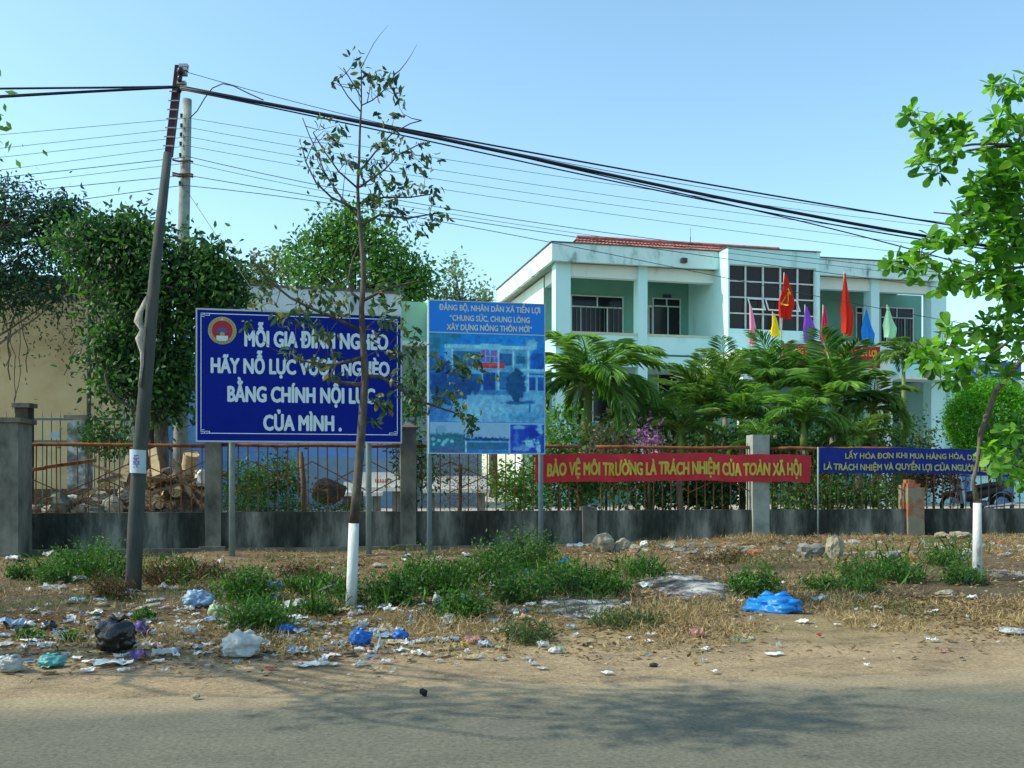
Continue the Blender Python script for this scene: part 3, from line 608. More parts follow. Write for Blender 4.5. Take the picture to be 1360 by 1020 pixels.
for i, (px, py, w) in enumerate(path):
    q = pp(px + 8, py); wd_ = w * .038
    for k in range(6): a_ = 2 * pi * k / 6; vs.append(q + Vector((cos(a_) * wd_ * (1 + .4 * sin(i * 2 + k)), -.09 + sin(a_) * .02, .01 * sin(k * 3 + i))))
mb.add(vs, [(i * 6 + k, i * 6 + (k + 1) % 6, i * 6 + 6 + (k + 1) % 6, i * 6 + 6 + k) for i in range(len(path) - 1) for k in range(6)] + [tuple(range(6)), tuple(range(len(vs) - 6, len(vs)))])
single('hanging_cloth', mb, mat('dirty_white_cloth', [(.2, .19, .15), (.36, .34, .28), (.44, .42, .35)], scale=9, rough=.95, bump=.5), 'dirty white rag hanging down the left side of the pole', 'rag', smooth=True)
# second pole
TC = 22.4; DB = Dt(245, TC); bx = P(239, 640, DB); bx.z = YARD - .05
r = thing('concrete_pole', 'pale round concrete pole rising behind the bushy tree', 'utility pole', (bx.x, bx.y, YARD))
mb = MB(); mb.tube([bx, P(240, 560, DB), P(244, 300, DB), P(248.5, 132, DB)], [.17, .16, .125, .1], 12); obj('shaft', mb, mat('pale_pole_concrete', [(.15, .17, .15), (.26, .28, .25), (.36, .37, .33)], scale=3, rough=.9, bump=.4), r, smooth=True)
mb = MB()
for py in (216, 233, 236): q = P(246.5, py, DB); obj('bracket', MB().tube([q + Vector((-.24, -.13, .02)), q + Vector((-.1, -.15, -.02)), q + Vector((.12, -.15, 0)), q + Vector((.2, -.1, -.02))], .022, 6), M_rustd, r)
mb = MB()
for px, py in ((247, 157), (247, 170), (246.5, 182), (246, 194), (245.5, 209), (245, 246)): q = P(px, py, DB); obj('insulator', MB().tube([q + Vector((-.05, -.15, -.04)), q + Vector((-.05, -.15, .04))], .03, 8), paint('dark_ceramic', (.03, .025, .03)), r)

def wire(pts, t, rad, label, m=M_wire, jit=0.):
    """pts: places along the wire seen in the photo; the wire runs at distance t across the street"""
    x = np.array([p[0] for p in pts], float); y = np.array([p[1] for p in pts], float); ks = np.linspace(x[0], x[-1], 26)
    deg = min(len(pts) - 1, 3); yy = np.polyval(np.polyfit(x, y, deg), ks) if len(pts) > 3 else np.interp(ks, x, y)
    ends = [Pt(a, b_, t) for a, b_ in zip(ks, yy)]
    if x[-1] > 1400: ends.append(ends[-1] + (ends[-1] - ends[-2]) * 30)          # on to the next pole, out of view
    if x[0] < -200: ends.insert(0, ends[0] + (ends[0] - ends[1]) * 30)
    mb = MB(); mb.tube(ends, rad, 5); single('overhead_wire', mb, m, label, 'wire', 'overhead wires', smooth=True)
t1 = 11.75
wire([(239, 116), (400, 149), (570, 181), (700, 208), (900, 250), (1100, 292), (1290, 324), (1500, 350)], t1, .021, 'thickest black cable bundle right of the leaning pole', M_cable)
wire([(239, 114), (400, 146), (570, 176), (700, 203), (900, 237), (1100, 272), (1290, 304), (1500, 335)], t1 + .03, .011, 'black cable running just above the thick bundle', M_cable)
wire([(239, 118), (400, 152), (560, 186), (700, 215), (900, 258), (1100, 298), (1290, 328), (1500, 352)], t1 - .03, .009, 'thin black cable hugging the underside of the thick bundle', M_cable)
wire([(700, 210), (880, 252), (1050, 291), (1200, 326), (1310, 362), (1500, 425)], t1 + .1, .008, 'black cable branching down from the bundle past the roof corner', M_cable)
wire([(247, 97), (340, 121), (440, 145), (640, 195), (900, 245), (1290, 298), (1500, 325)], t1 + .12, .004, 'fine grey wire leaving the top insulator of the leaning pole')
wire([(-220, 124), (0, 117.8), (120, 116.6), (236, 115)], t1, .013, 'upper black cable left of the leaning pole', M_cable)
wire([(-220, 142), (0, 129), (120, 122), (236, 116)], t1 + .03, .014, 'lower black cable left of the leaning pole', M_cable)
wire([(-220, 139), (0, 127), (120, 120.5), (236, 115.5)], t1 - .04, .007, 'middle thin black cable left of the leaning pole', M_cable)
LW = ((247, 157), (247, 170), (246.5, 182), (246, 194), (245.5, 209), (245, 217), (245, 233), (244.5, 246))
left_y = (179, 197, 209, 226, 236, 246, 257, 280)
right_y = ((171, 222, 277, 300), (184, 239, 290, 316), (197, 252, 300, 330), (209, 265, 312, 345), (226, 290, 338, 362), (233, 296, 345, 368), (247, 301, 352, 384), (257, 312, 376, 432))
nth = ('topmost', 'second from top', 'third from top', 'fourth from top', 'fifth from top', 'sixth from top', 'second lowest', 'lowest')
for i, (px, py) in enumerate(LW):
    rr = .008 if i in (4, 6, 7) else .0055
    wire([(-220, left_y[i] + 26), (0, left_y[i]), (px, py)], TC - .2, rr, nth[i] + ' thin wire left of the pale concrete pole')
    a, b_, c_, d_ = right_y[i]
    wire([(px, py), (340, a), (680, b_), (1000, c_), (1290, d_), (1500, d_ + 30)], TC - .2, rr, nth[i] + ' thin wire right of the pale concrete pole')
wire([(250, 156), (262, 148), (272, 132), (283, 118), (297, 111), (320, 120), (345, 130), (420, 147)], t1 + .5, .006, 'short looping drop wire between the two poles') if False else None
mb = MB(); mb.tube([Pt(a, b_, 15.5 + (a - 250) * .0) for a, b_ in ((252, 157), (262, 147), (272, 130), (282, 117), (296, 111), (310, 114), (330, 124), (350, 133))], .009, 5)
single('drop_wire', mb, M_wire, 'short wire looping up from the concrete pole to the cables', 'wire', smooth=True)
mb = MB(); mb.tube([P(246, 250, DB), Pt(335, 385, 19.3), Pt(372, 440, 18.9)], .006, 5)
single('stay_wire', mb, M_wire, 'slanting stay wire dropping right from the concrete pole', 'wire')
# ------------------------------------------------------------------ the two storey office
AB = R(13.4); BO = Vector((53 / F * 34, 34, 0)); BU = Vector((cos(AB), sin(AB), 0)); BV = Vector((-sin(AB), cos(AB), 0))
def bl(px, py, y):
    k = (px - CX) / F; D = (BO.dot(BV) + y) / (k * BV.x + BV.y); p = Vector((k * D, D, 0)) - BO
    return p.dot(BU), H + (HZ - py) / F * D
def bx_(px, y): return bl(px, 500, y)[0]
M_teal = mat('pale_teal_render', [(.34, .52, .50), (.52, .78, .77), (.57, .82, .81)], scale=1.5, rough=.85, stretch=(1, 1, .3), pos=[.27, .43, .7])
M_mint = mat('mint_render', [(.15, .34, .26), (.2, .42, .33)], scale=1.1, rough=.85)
M_bwht = mat('off_white_render', [(.42, .50, .46), (.66, .74, .69), (.72, .78, .74)], scale=1.3, rough=.85, pos=[.25, .4, .7], stretch=(1, 1, .4))
M_eave = mat('stained_eave_render', [(.10, .14, .13), (.46, .64, .61), (.62, .80, .77), (.66, .82, .79)], scale=2.2, rough=.85, pos=[.29, .41, .5, .75], stretch=(1, 1, .5))
M_soff = mat('grey_soffit', [(.30, .30, .26), (.44, .44, .39)], scale=1, rough=.9)
M_frame = paint('white_aluminium', (.55, .60, .58), rough=.5)
def glass(name, c, ):
    m = bpy.data.materials.new(name); m.use_nodes = True; b = m.node_tree.nodes['Principled BSDF']; b.inputs['Base Color'].default_value = (*c, 1); b.inputs['Roughness'].default_value = .12; b.inputs['Specular IOR Level'].default_value = .25; return m
M_glass = glass('dark_glass', (.012, .013, .016)); M_gl2 = glass('brown_glass', (.02, .016, .014))
M_tile = mat('red_roof_tiles', [(.20, .06, .05), (.34, .12, .10), (.42, .19, .16)], scale=5, rough=.9, bump=.3)
OFF = thing('office_building', 'two storey pale teal office with flat eaves, balcony columns and central glazed tower', 'building', BO + Vector((0, 0, YARD)), AB)
LOC = Matrix.Translation((0, 0, -YARD))
def bobj(name, mb, m, parent=None, **k):
    mb.v = [(x, y, z - YARD) for x, y, z in mb.v]; return obj(name, mb, m, parent or OFF, local=True, **k)
XR = bx_(1250, 0); XT0, XT1 = bx_(967, -.75), bx_(1089, -.75); YB = 2.7; XE = bx_(1224, YB)
SW = .46
mb = MB()
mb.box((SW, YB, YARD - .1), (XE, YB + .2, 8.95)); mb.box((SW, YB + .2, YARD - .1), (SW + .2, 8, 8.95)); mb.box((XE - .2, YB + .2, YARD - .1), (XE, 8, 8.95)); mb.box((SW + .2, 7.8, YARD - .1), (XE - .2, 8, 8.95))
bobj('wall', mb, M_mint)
mb = MB(); mb.box((SW - .004, YB - .004, YARD - .1), (SW - .03, 8.02, 8.95)); bobj('side_render', mb, M_bwht)
mb = MB(); zt, zb = 9.60, 8.97
for a, b in (((-.0, 0, zb), (XR, .12, zt)), ((0, .12, zb), (.12, 8.9, zt)), ((XR - .12, .12, zb), (XR, 8.9, zt)), ((.12, 8.78, zb), (XR - .12, 8.9, zt))): mb.box(a, b)
bobj('eave_fascia', mb, M_eave)
mb = MB(); mb.box((.12, .12, 9.02), (XR - .12, 8.78, 9.14)); 
bobj('roof_slab', mb, M_soff)
mb = MB(); mb.box((-.04, -.04, 9.6), (XR + .04, .2, 9.64)); mb.box((-.04, .2, 9.6), (.2, 8.9, 9.64)); mb.box((XR - .2, .2, 9.6), (XR + .04, 8.9, 9.64)); bobj('coping', mb, mat('dark_mossy_coping', [(.05, .05, .045), (.16, .16, .14)], scale=4, rough=.95))
# inner beam, columns, slab edge, parapets
cols = [(738, 758), (848, 860), (1157, 1168), (1237, 1257)]
def zc(py, y, px=850): return bl(px, py, y)[1]
mb = MB()
for a, b in ((bx_(758, .4), XT0), (XT1, bx_(1237, .4))): bobj('beam', MB().box((a + .02, .45, 8.55), (b, .75, 9.0)), M_bwht)
bobj('beam', MB().box((SW + .02, .86, 8.55), (SW + .22, YB - .03, 9.0)), M_bwht)
for i, (p0, p1) in enumerate(cols):
    a, b = bx_(p0, .35), bx_(p1, .35); mb = MB(); mb.box((a, .35, YARD - .1), (b, .85, 9.02)); bobj('column', mb, M_teal)
mb = MB()
xs = [bx_(758, .4), bx_(848, .4), bx_(860, .4), XT0, XT1, bx_(1157, .4), bx_(1168, .4), bx_(1237, .4)]
for a, b in ((xs[0], xs[1]), (xs[2], xs[3]), (xs[4], xs[5]), (xs[6], xs[7])): bobj('balcony_parapet', MB().box((a, .42, 5.88), (b, .56, 6.52)), M_teal)
bobj('balcony_parapet', MB().box((SW, .86, 5.88), (SW + .14, YB - .03, 6.52)), M_teal)
mb = MB()
for a, b in ((xs[0], xs[1]), (xs[2], xs[3]), (xs[4], xs[5]), (xs[6], xs[7])): bobj('balcony_rail', MB().box((a + .01, .39, 6.52), (b - .01, .6, 6.6)), paint('pale_cream_rail', (.5, .52, .38)))
mb = MB(); mb.box((SW + .02, .40, 5.40), (XE, YB - .01, 5.80)); bobj('floor_slab', mb, M_teal)
# central tower
ty = -.75; tb = 5.9; tt_ = 9.60
w0, w1 = bx_(969, ty), bx_(1084.5, ty); z0, z1 = 6.72, 9.02
mb = MB()
mb.box((XT0, ty, tb), (w0, .3, tt_)); mb.box((w1, ty, tb), (XT1, .3, tt_)); mb.box((w0, ty + .03, tb), (w1, .3, z0)); mb.box((w0, ty + .03, z1), (w1, .3, tt_))
mb.box((XT0, .3, tb), (XT0 + .2, YB, 9.0)); mb.box((XT1 - .2, .3, tb), (XT1, YB, 9.0))
tw = bobj('tower', mb, M_teal)
mb = MB(); mb.box((XT0 - .03, ty - .03, tt_), (XT1 + .03, .3, tt_ + .035)); bobj('tower_coping', mb, MATS['dark_mossy_coping'], tw)
mb = MB(); mb.box((w0, ty + .75, z0 - .02), (w1, ty + .76, z1)); 
win = bobj('tower_window', MB().box((w0, ty + .20, z0), (w1, ty + .22, z1)), M_gl2)
mb = MB(); nx, nz_ = 5, 4; cw = (w1 - w0) / nx; ch = (z1 - z0) / nz_
for i in range(nx + 1): x = w0 + cw * i; mb.box((x - .025, ty + .12, z0), (x + .025, ty + .196, z1))
for j in range(nz_ + 1): z = z0 + ch * j; mb.box((w0, ty + .126, z - .022), (w1, ty + .19, z + .022))
bobj('frame', mb, M_frame, win)
for i in (1, 2, 3):
    a, b = w0 + cw * i + .05, w0 + cw * (i + 1) - .05; zt_ = z0 + ch * 2 - .03; L = ch - .06; dy, dz = -sin(R(28)) * L, -cos(R(28)) * L
    if i == 2: pass
    mb = MB(); o = Vector((a, ty + .1, zt_)); V = Vector((0, dy, dz)); U = Vector((b - a, 0, 0)); Nn = Vector((0, -.03, .012))
    for (u0, u1, v0, v1) in ((0, 1, 0, .09), (0, 1, .91, 1), (0, .06, .09, .91), (.94, 1, .09, .91)): mb.obox(o + U * u0 + V * v0, U * (u1 - u0), V * (v1 - v0), Nn)
    s_ = bobj('open_sash', mb, M_white, win)
# windows and doors on the upper floor
def window(px0, px1, py0, py1, y, name='window', split=(.36,), transom=.28, bars=False, gm=None, door=False):
    a, z1_ = bl(px0, py0, y); b, z0_ = bl(px1, py1, y); 
    w = bobj(name, MB().box((a, y - .03, z0_), (b, y - .022, z1_)), gm or M_glass)
    mb = MB(); t = .045
    mb.box((a - t, y - .07, z0_ - t), (a, y - .001, z1_ + t)); mb.box((b, y - .07, z0_ - t), (b + t, y - .001, z1_ + t)); mb.box((a, y - .07, z1_), (b, y - .001, z1_ + t)); mb.box((a, y - .07, z0_ - t), (b, y - .001, z0_))
    zt_ = z1_ - (z1_ - z0_) * transom; mb.box((a, y - .065, zt_ - t / 2), (b, y - .031, zt_ + t / 2))
    for s in split: x = a + (b - a) * s; mb.box((x - t / 2, y - .06, z0_), (x + t / 2, y - .032, zt_ - t / 2))
    mb.box(((a + b) / 2 - t / 2, y - .06, zt_ + t / 2), ((a + b) / 2 + t / 2, y - .032, z1_))
    bobj('frame', mb, M_frame, w)
    if bars:
        mb = MB(); n = 11
        for i in range(1, n): x = a + (b - a) * i / n; mb.box((x - .008, y - .085, z0_), (x + .008, y - .072, zt_))
        bobj('bars', mb, paint('grey_bars', (.16, .17, .17)), w)
window(759, 826, 393, 445, YB, split=(.18, .7), bars=True)
window(867.5, 902, 397, 466, YB, 'door', split=(.55,), transom=.14)
window(857, 865, 407, 445, YB, split=(.5,), transom=.01)
window(1137, 1153, 409, 466, YB, 'door', split=(.5,), transom=.12)
window(1169, 1211, 409, 455, YB, split=(.25, .75), bars=True)
mb = MB(); a, z = bl(880, 391, YB); b, z2 = bl(891, 396, YB); bobj('door_plate', MB().box((a, YB - .05, z2), (b, YB - .002, z)), paint('dark_blue_plate', (.03, .05, .09))); a, z = bl(1150, 401, YB); b, z2 = bl(1155, 407, YB); bobj('door_plate', MB().box((a, YB - .05, z2), (b, YB - .002, z)), MATS['dark_blue_plate'])
mb = MB()
for px in (788, 1190):
    a, _ = bl(px, 352, 1.0); bobj('ceiling_lamp', MB().box((a - .2, .95, 8.93), (a + .2, 1.15, 9.016)), paint('dark_lamp_box', (.05, .05, .05)))
a, z = bl(907, 346, 0); mb = MB(); mb.box((a - .1, -.18, z - .1), (a + .1, -.004, z + .06)); bobj('flood_lamp', mb, paint('dark_lamp_box', (.05, .05, .05)))
# ground floor openings
window(874, 925, 486, 560, YB, split=(.45,), bars=False)
window(1175, 1212, 524, 560, YB, split=(.5,)); window(1226, 1236, 516, 640, YB, 'door', split=(.5,), transom=.12)
window(768, 830, 490, 560, YB, split=(.3, .7))
# porch canopy
cx0, cx1, cy = bx_(985, -3.5), bx_(1184, -3.5), -3.5
mb = MB(); mb.box((cx0, cy, 5.04), (cx1, .34, 5.62)); bobj('porch_canopy', mb, M_bwht)
for px in (992, 1176): a = bx_(px, -3.2); mb = MB(); mb.box((a - .2, -3.3, YARD - .1), (a + .2, -2.9, 5.03)); bobj('porch_column', mb, M_bwht)
mb = MB()
for px in (985, 1060, 1184):
    a = bx_(px, -2.6); mb.tube([(a + .7 * cos(x), -3.2, 5.6 + .42 * sin(x)) for x in np.linspace(0, pi, 9)], .05, 5)
a = bx_(1055, -3.3); mb = MB(); n = 12; vs = [(a + .5 * cos(pi * i / n), -3.45, 5.63 + .33 * sin(pi * i / n)) for i in range(n + 1)]; vs += [(x, -3.35, z) for x, y, z in vs]
mb.add(vs, [tuple(reversed(range(n + 1))), tuple(range(n + 1, 2 * n + 2))] + [(i, i + 1, n + 2 + i, n + 1 + i) for i in range(n)]); bobj('porch_crest', mb, M_teal)
# canopy over the right hand ground floor
a, z = bl(1195, 497, -.6); b, z2 = bl(1262, 505, -.6); mb = MB(); mb.box((a, -.6, z2), (b, .34, z)); bobj('side_canopy', mb, M_bwht)
# hip roof of red tiles, built of courses
def hip(x0, x1, y0, y1, zb, zr, inset):
    mb = MB(); n = 9; ym = (y0 + y1) / 2
    for i in range(n):
        u, v = i / n, (i + 1) / n; za, zb2 = zb + (zr - zb) * u, zb + (zr - zb) * v
        A = [(x0 + inset * u, y0 + (ym - y0) * u), (x1 - inset * u, y0 + (ym - y0) * u), (x1 - inset * u, y1 - (y1 - ym) * u), (x0 + inset * u, y1 - (y1 - ym) * u)]
        Bq = [(x0 + inset * v, y0 + (ym - y0) * v), (x1 - inset * v, y0 + (ym - y0) * v), (x1 - inset * v, y1 - (y1 - ym) * v), (x0 + inset * v, y1 - (y1 - ym) * v)]
        for k in range(4):
            k2 = (k + 1) % 4; m = 60 if k % 2 == 0 else 24
            a0, a1, b0, b1 = [Vector((*q, 0)) for q in (A[k], A[k2], Bq[k], Bq[k2])]
            for j in range(m):
                p, q, r_, s_ = a0.lerp(a1, j / m), a0.lerp(a1, (j + 1) / m), b0.lerp(b1, j / m), b0.lerp(b1, (j + 1) / m); w = .03
                mb.add([(p.x, p.y, za + .04), ((p.x + q.x) / 2, (p.y + q.y) / 2, za + .04 + w), (q.x, q.y, za + .04), (s_.x, s_.y, zb2), ((r_.x + s_.x) / 2, (r_.y + s_.y) / 2, zb2 + w), (r_.x, r_.y, zb2)], [(0, 1, 4, 5), (1, 2, 3, 4)], .5)
    mb.tube([(x0 + inset, ym, zr + .05), (x1 - inset, ym, zr + .05)], .09, 6)
    return mb
bobj('tiled_roof', hip(.9, XR - 3.0, 1.0, 8.0, 9.15, 10.93, 1.4), M_tile)
p = bl(917, 318, 4.4); mb = MB(); mb.tube([(p[0], 4.4, 10.3), (p[0], 4.4, 11.25)], .018, 5); mb.tube([(p[0] - .1, 4.4, 10.95), (p[0] + .1, 4.4, 10.95)], .02, 5); mb.tube([(p[0], 4.4, 11.25), (p[0], 4.4, 11.6)], .008, 5); bobj('lightning_rod', mb, M_wire)
# banner on the porch
mb = MB(); a, zt = bl(1040, 456, cy - .1); b, zb = bl(1169, 489, cy - .1)
r = thing('porch_banner', 'wide red banner with yellow lettering across the office porch', 'banner', BO + BU * ((a + b) / 2) + BV * (cy - .1) + Vector((0, 0, zb)), AB)
def bw(x, y, z): p = BO + BU * x + BV * y; return Vector((p.x, p.y, z))
mb = MB(); mb.obox(bw(a, cy - .1, zb), BU * (b - a), (0, 0, zt - zb), BV * .04); obj('cloth', mb, paint('red_banner_cloth', (.42, .012, .02), rough=.7), r)
mb = MB(); hh = zt - zb
for tx, u0, u1, vb, cp in (("ĐẢNG BỘ NHÂN DÂN XÃ TIẾN LỢI", .04, .96, .55, .26), ("THI ĐUA YÊU NƯỚC", .2, .8, .12, .26)):
    if 'THI' in tx: continue
    vs, fs = text_fit(tx, a + (b - a) * u0, a + (b - a) * u1, zb + hh * vb, hh * cp, .03); [mb.add([bw(x + dx * .012, cy - .105 - .0003 * i, z + dy * .012) for x, z in vs], fs) for i, (dx, dy) in enumerate(BOLD)]
obj('lettering', mb, paint('golden_lettering', (.7, .36, .03)), r)
mb = MB(); mb.obox(bw(a, cy - .103, zb), BU * (b - a), (0, 0, .05), BV * .004); obj('hem', mb, paint('dark_red_hem', (.12, .01, .01)), r)

# ------------------------------------------------------------------ flags on the porch
def flag(px, yt, yb, w, c, label, y=-3.2, c2=None, lean=0., emblem=False, split=None):
    x, zt = bl(px, yt, y); _, zb = bl(px, yb, y); base = bw(x, y, 5.62); k = 35 / F
    r = thing('flag', label, 'flag', base, AB, 'flags standing along the porch roof')
    mb = MB(); mb.tube([bw(x, y, 5.6), bw(x + lean * .5, y, (5.6 + zt) / 2), bw(x + lean, y, zt + .06)], .016, 6); obj('pole', mb, paint('flag_pole', (.4, .36, .3)), r, smooth=True)
    rnd = random.Random(int(px)); ph = rnd.uniform(0, 6)
    def pos(u, v):                       # u along the fly, folded; v down the hoist
        width = w * k * ((.12 + .88 * v ** .9) if abs(w) < 14.5 or split else (.12 + .95 * min(1, v / .62) ** 1.1 - .5 * max(0, v - .62) / .38 * (1 + .3 * sin(u * 5)))) ; fold = sin(u * pi * 4.5 + ph + v * 1.5)
        return bw(x + lean * (1 - v) + .02 + .035 * sin(v * 6 + ph) * v + width * (u - .3 + .10 * fold) * (1 if w > 0 else -1), y - .03 - .16 * v * fold * .5, zt + (zb - zt) * (v + .10 * u * v * (1 if v < .98 else .6)))
    mb = MB(); mb.grid(lambda a_, b_: pos(a_, b_), 36, 24); obj('cloth', mb, paint('flag_' + label.split()[0] + '_cloth', c, rough=.7, trans=.35, var=.08), r, smooth=True)
    if emblem:
        mb = MB(); f = lambda u, v: pos(u, v) - BV * .05
        arc = [(.42 + .26 * cos(t), .56 - .16 * sin(t)) for t in np.linspace(-2.4, 1.2, 12)]
        for (u, v), (u2, v2) in zip(arc, arc[1:]): mb.obox(f(u, v), f(u2, v2) - f(u, v), BU * .05 + Vector((0, 0, .035)), -BV * .01)
        mb.obox(f(.25, .72), f(.66, .42) - f(.25, .72), BU * .05 + Vector((0, 0, .04)), -BV * .011); mb.obox(f(.48, .38), f(.8, .46) - f(.48, .38), Vector((0, 0, .09)), -BV * .012)
        obj('emblem', mb, paint('flag_gold', (.8, .5, .02)), r)
flag(996, 407, 456, 11, (.75, .32, .50), 'pink furled flag leftmost on the porch roof')
flag(1037, 364, 421, 21, (.55, .02, .012), 'scarlet party flag with golden hammer and sickle emblem', lean=.12, emblem=True)
flag(1026, 416, 446, 13, (.75, .60, .01), 'yellow flag hanging just below the party flag', y=-3.0)
flag(1069, 407, 456, 16, (.28, .10, .55), 'purple furled flag in front of the tower window edge')
flag(1093, 407, 455, 13, (.62, .03, .12), 'magenta furled flag right of the tower')
flag(1121, 363, 442, 15, (.60, .03, .015), 'red national flag hanging limp on a tall pole', y=-3.1)
flag(1149, 411, 458, 17, (.02, .22, .62), 'blue furled flag right of the tall red one')
flag(1178, 407, 448, 17, (.40, .68, .45), 'pale green furled flag rightmost on the porch roof')

# ------------------------------------------------------------------ annex at the right, houses at the left
def house(name, label, px0, px1, D0, D1, ztop, depth, m, cat='building', zb=YARD - .1):
    a = P(px0, HZ, D0); b = P(px1, HZ, D1); a.z = b.z = 0; U = (b - a); L = U.length; U.normalize(); N = Vector((-U.y, U.x, 0)); rz = math.atan2(U.y, U.x)
    r = thing(name, label, cat, Vector((a.x, a.y, YARD)), rz)
    return r, a, U, N, L
def hb(mb, a, U, N, x0, x1, y0, y1, z0, z1): return mb.obox(a + U * x0 + N * y0 + Vector((0, 0, z0)), U * (x1 - x0), (0, 0, z1 - z0), N * (y1 - y0))
r, a, U, N, L = house('annex_building', 'low pale teal annex with blue doors and blue roof panel right of the office', 1262, 1460, 37.9, 40.5, 5, 8, M_teal)
mb = MB(); hb(mb, a, U, N, 0, L, 0, 7, YARD - .1, 4.95); obj('wall', mb, M_teal, r)
mb = MB(); hb(mb, a, U, N, -.2, L, -.5, 7, 4.95, 5.25); obj('roof_slab', mb, M_bwht, r)
mb = MB(); hb(mb, a, U, N, .3, 3.1, -.45, -.4, 5.26, 5.95); obj('roof_panel', mb, paint('blue_roof_panel', (.03, .10, .42)), r)
mb = MB(); hb(mb, a, U, N, .7, 2.6, -.47, -.452, 5.5, 5.72); obj('panel_stripe', mb, paint('pale_panel_stripe', (.45, .55, .7)), r)
for k in range(3):
    mb = MB(); hb(mb, a, U, N, .1 + k * 2.2, .95 + k * 2.2, -.05, -.002, YARD, 4.1); obj('door', mb, paint('blue_door', (.06, .17, .38)), r)
    mb = MB(); hb(mb, a, U, N, 1.05 + k * 2.2, 2.1 + k * 2.2, -.04, -.002, 1.5, 4.0); w = obj('window', mb, M_glass, r)
    mb = MB(); 
    for x0, x1, z0, z1 in ((1.0, 1.05, 1.45, 4.05), (2.1, 2.15, 1.45, 4.05), (1.05, 2.1, 1.45, 1.5), (1.05, 2.1, 4.0, 4.05), (1.05, 2.1, 2.8, 2.85)): hb(mb, a, U, N, x0 + k * 2.2, x1 + k * 2.2, -.06, -.003, z0, z1)
    obj('frame', mb, M_frame, w)
# cream house behind the left part of the fence
M_cream = mat('cream_render', [(.42, .31, .16), (.54, .42, .23), (.60, .48, .28)], scale=1.0, rough=.9)
r, a, U, N, L = house('cream_house', 'plain cream rendered house wall half hidden by the dark tree', -330, 158, 25.2, 26.5, 6, 7, M_cream)
mb = MB(); hb(mb, a, U, N, 0, L, 0, 7, YARD - .1, 6.6); obj('wall', mb, M_cream, r)
mb = MB(); hb(mb, a, U, N, -.3, L + .3, -.4, 7.3, 6.6, 6.75); obj('roof_slab', mb, M_conc, r)
mb = MB(); hb(mb, a, U, N, 0, L, -.02, -.002, YARD - .1, 1.1); obj('dark_base', mb, mat('brown_base', [(.06, .04, .025), (.14, .1, .06)], scale=3, rough=.95), r)
# blue house behind the sign
M_bluew = mat('blue_painted_wall', [(.10, .24, .52), (.15, .32, .62), (.22, .40, .68)], scale=.8, rough=.7)
r, a, U, N, L = house('blue_house', 'blue painted house with pale grey parapet behind the slogan sign', 222, 532, 29.5, 31.5, 7, 8, M_bluew)
zs = Z(470, 29.5)
mb = MB(); hb(mb, a, U, N, 0, L, 0, 7, YARD - .1, zs); obj('wall', mb, M_bluew, r)
mb = MB(); 
for k in range(14): hb(mb, a, U, N, 0, L * .45, -.012, -.001, YARD + .3 + k * .3, YARD + .315 + k * .3)
obj('plank_line', mb, paint('pale_blue_line', (.3, .45, .62)), r)
mb = MB(); hb(mb, a, U, N, L * .24, L, -.15, 7.1, zs, Z(375, 29.5)); obj('parapet', mb, mat('pale_grey_parapet', [(.22, .25, .27), (.5, .55, .57), (.6, .64, .66)], scale=1.6, stretch=(1, 1, .35), rough=.9, pos=[.27, .42, .7]), r)
mb = MB(); hb(mb, a, U, N, L * .24 - .05, L + .05, -.2, 7.1, Z(375, 29.5), Z(375, 29.5) + .06); obj('coping', mb, MATS['dark_mossy_coping'], r)
mb = MB(); hb(mb, a, U, N, L * .52, L, -.03, -.002, YARD, YARD + 1.6); obj('grey_dado', mb, paint('grey_blue_dado', (.22, .32, .42)), r)
r, a, U, N, L = house('green_house', 'small pale green flat roofed building between blue sign and billboard', 524, 640, 33, 34, 7, 6, M_mint)
M_lg = mat('light_green_render', [(.30, .56, .36), (.38, .66, .44)], scale=1, rough=.85)
mb = MB(); hb(mb, a, U, N, 0, L, 0, 6, YARD - .1, Z(456, 33)); obj('wall', mb, mat('grey_green_wall', [(.2, .26, .28), (.3, .36, .37)], scale=1), r)
mb = MB(); hb(mb, a, U, N, -.05, L * .34, -.25, 6.1, Z(456, 33), Z(401, 33)); hb(mb, a, U, N, L * .34, L, -.45, 6.1, Z(456, 33), Z(398, 33)); obj('parapet', mb, M_lg, r)
mb = MB(); hb(mb, a, U, N, -.1, L, -.6, -.25, Z(461, 33), Z(455, 33)); obj('ledge', mb, M_bwht, r)
# picket fence of the cream house
def picket(px0, px1, D, zt, label, m, step=.19):
    a, b = P(px0, HZ, D), P(px1, HZ, D + .6); a.z = b.z = 0; n = int((b - a).length / step)
    r = thing('picket_fence', label, 'fence', (a + b) / 2 + Vector((0, 0, YARD)))
    mb = MB()
    for i in range(n + 1):
        p = a.lerp(b, i / n); mb.tube([p + Vector((0, 0, YARD)), p + Vector((0, 0, zt - .1)), p + Vector((0, 0, zt + .08))], [.014, .014, .002], 5)
    obj('pickets', mb, m, r)
    mb = MB(); U = (b - a); 
    for z in (zt - .12, zt - .62, YARD + .3): obj('rail', MB().obox(a + Vector((0, -.015, z)), U, (0, 0, .05), (0, .03, 0)), m, r)
    mb = MB()
    for i in range(0, n, 3): p = a.lerp(b, (i + .5) / n); mb.obox(p + Vector((-.09, -.03, zt - .52)), (.18, 0, 0), (0, 0, .13), (0, .012, 0))
    obj('panel_tile', mb, paint('pale_blue_tiles', (.2, .33, .42)), r)
picket(-260, 92, 21.6, Z(549, 21.6), 'teal iron picket fence in front of the cream house left of its pillar', paint('dull_teal_iron', (.09, .16, .15)))
picket(112, 178, 22, Z(550, 22), 'short teal picket fence between the white pillar and the pole', MATS['dull_teal_iron'])
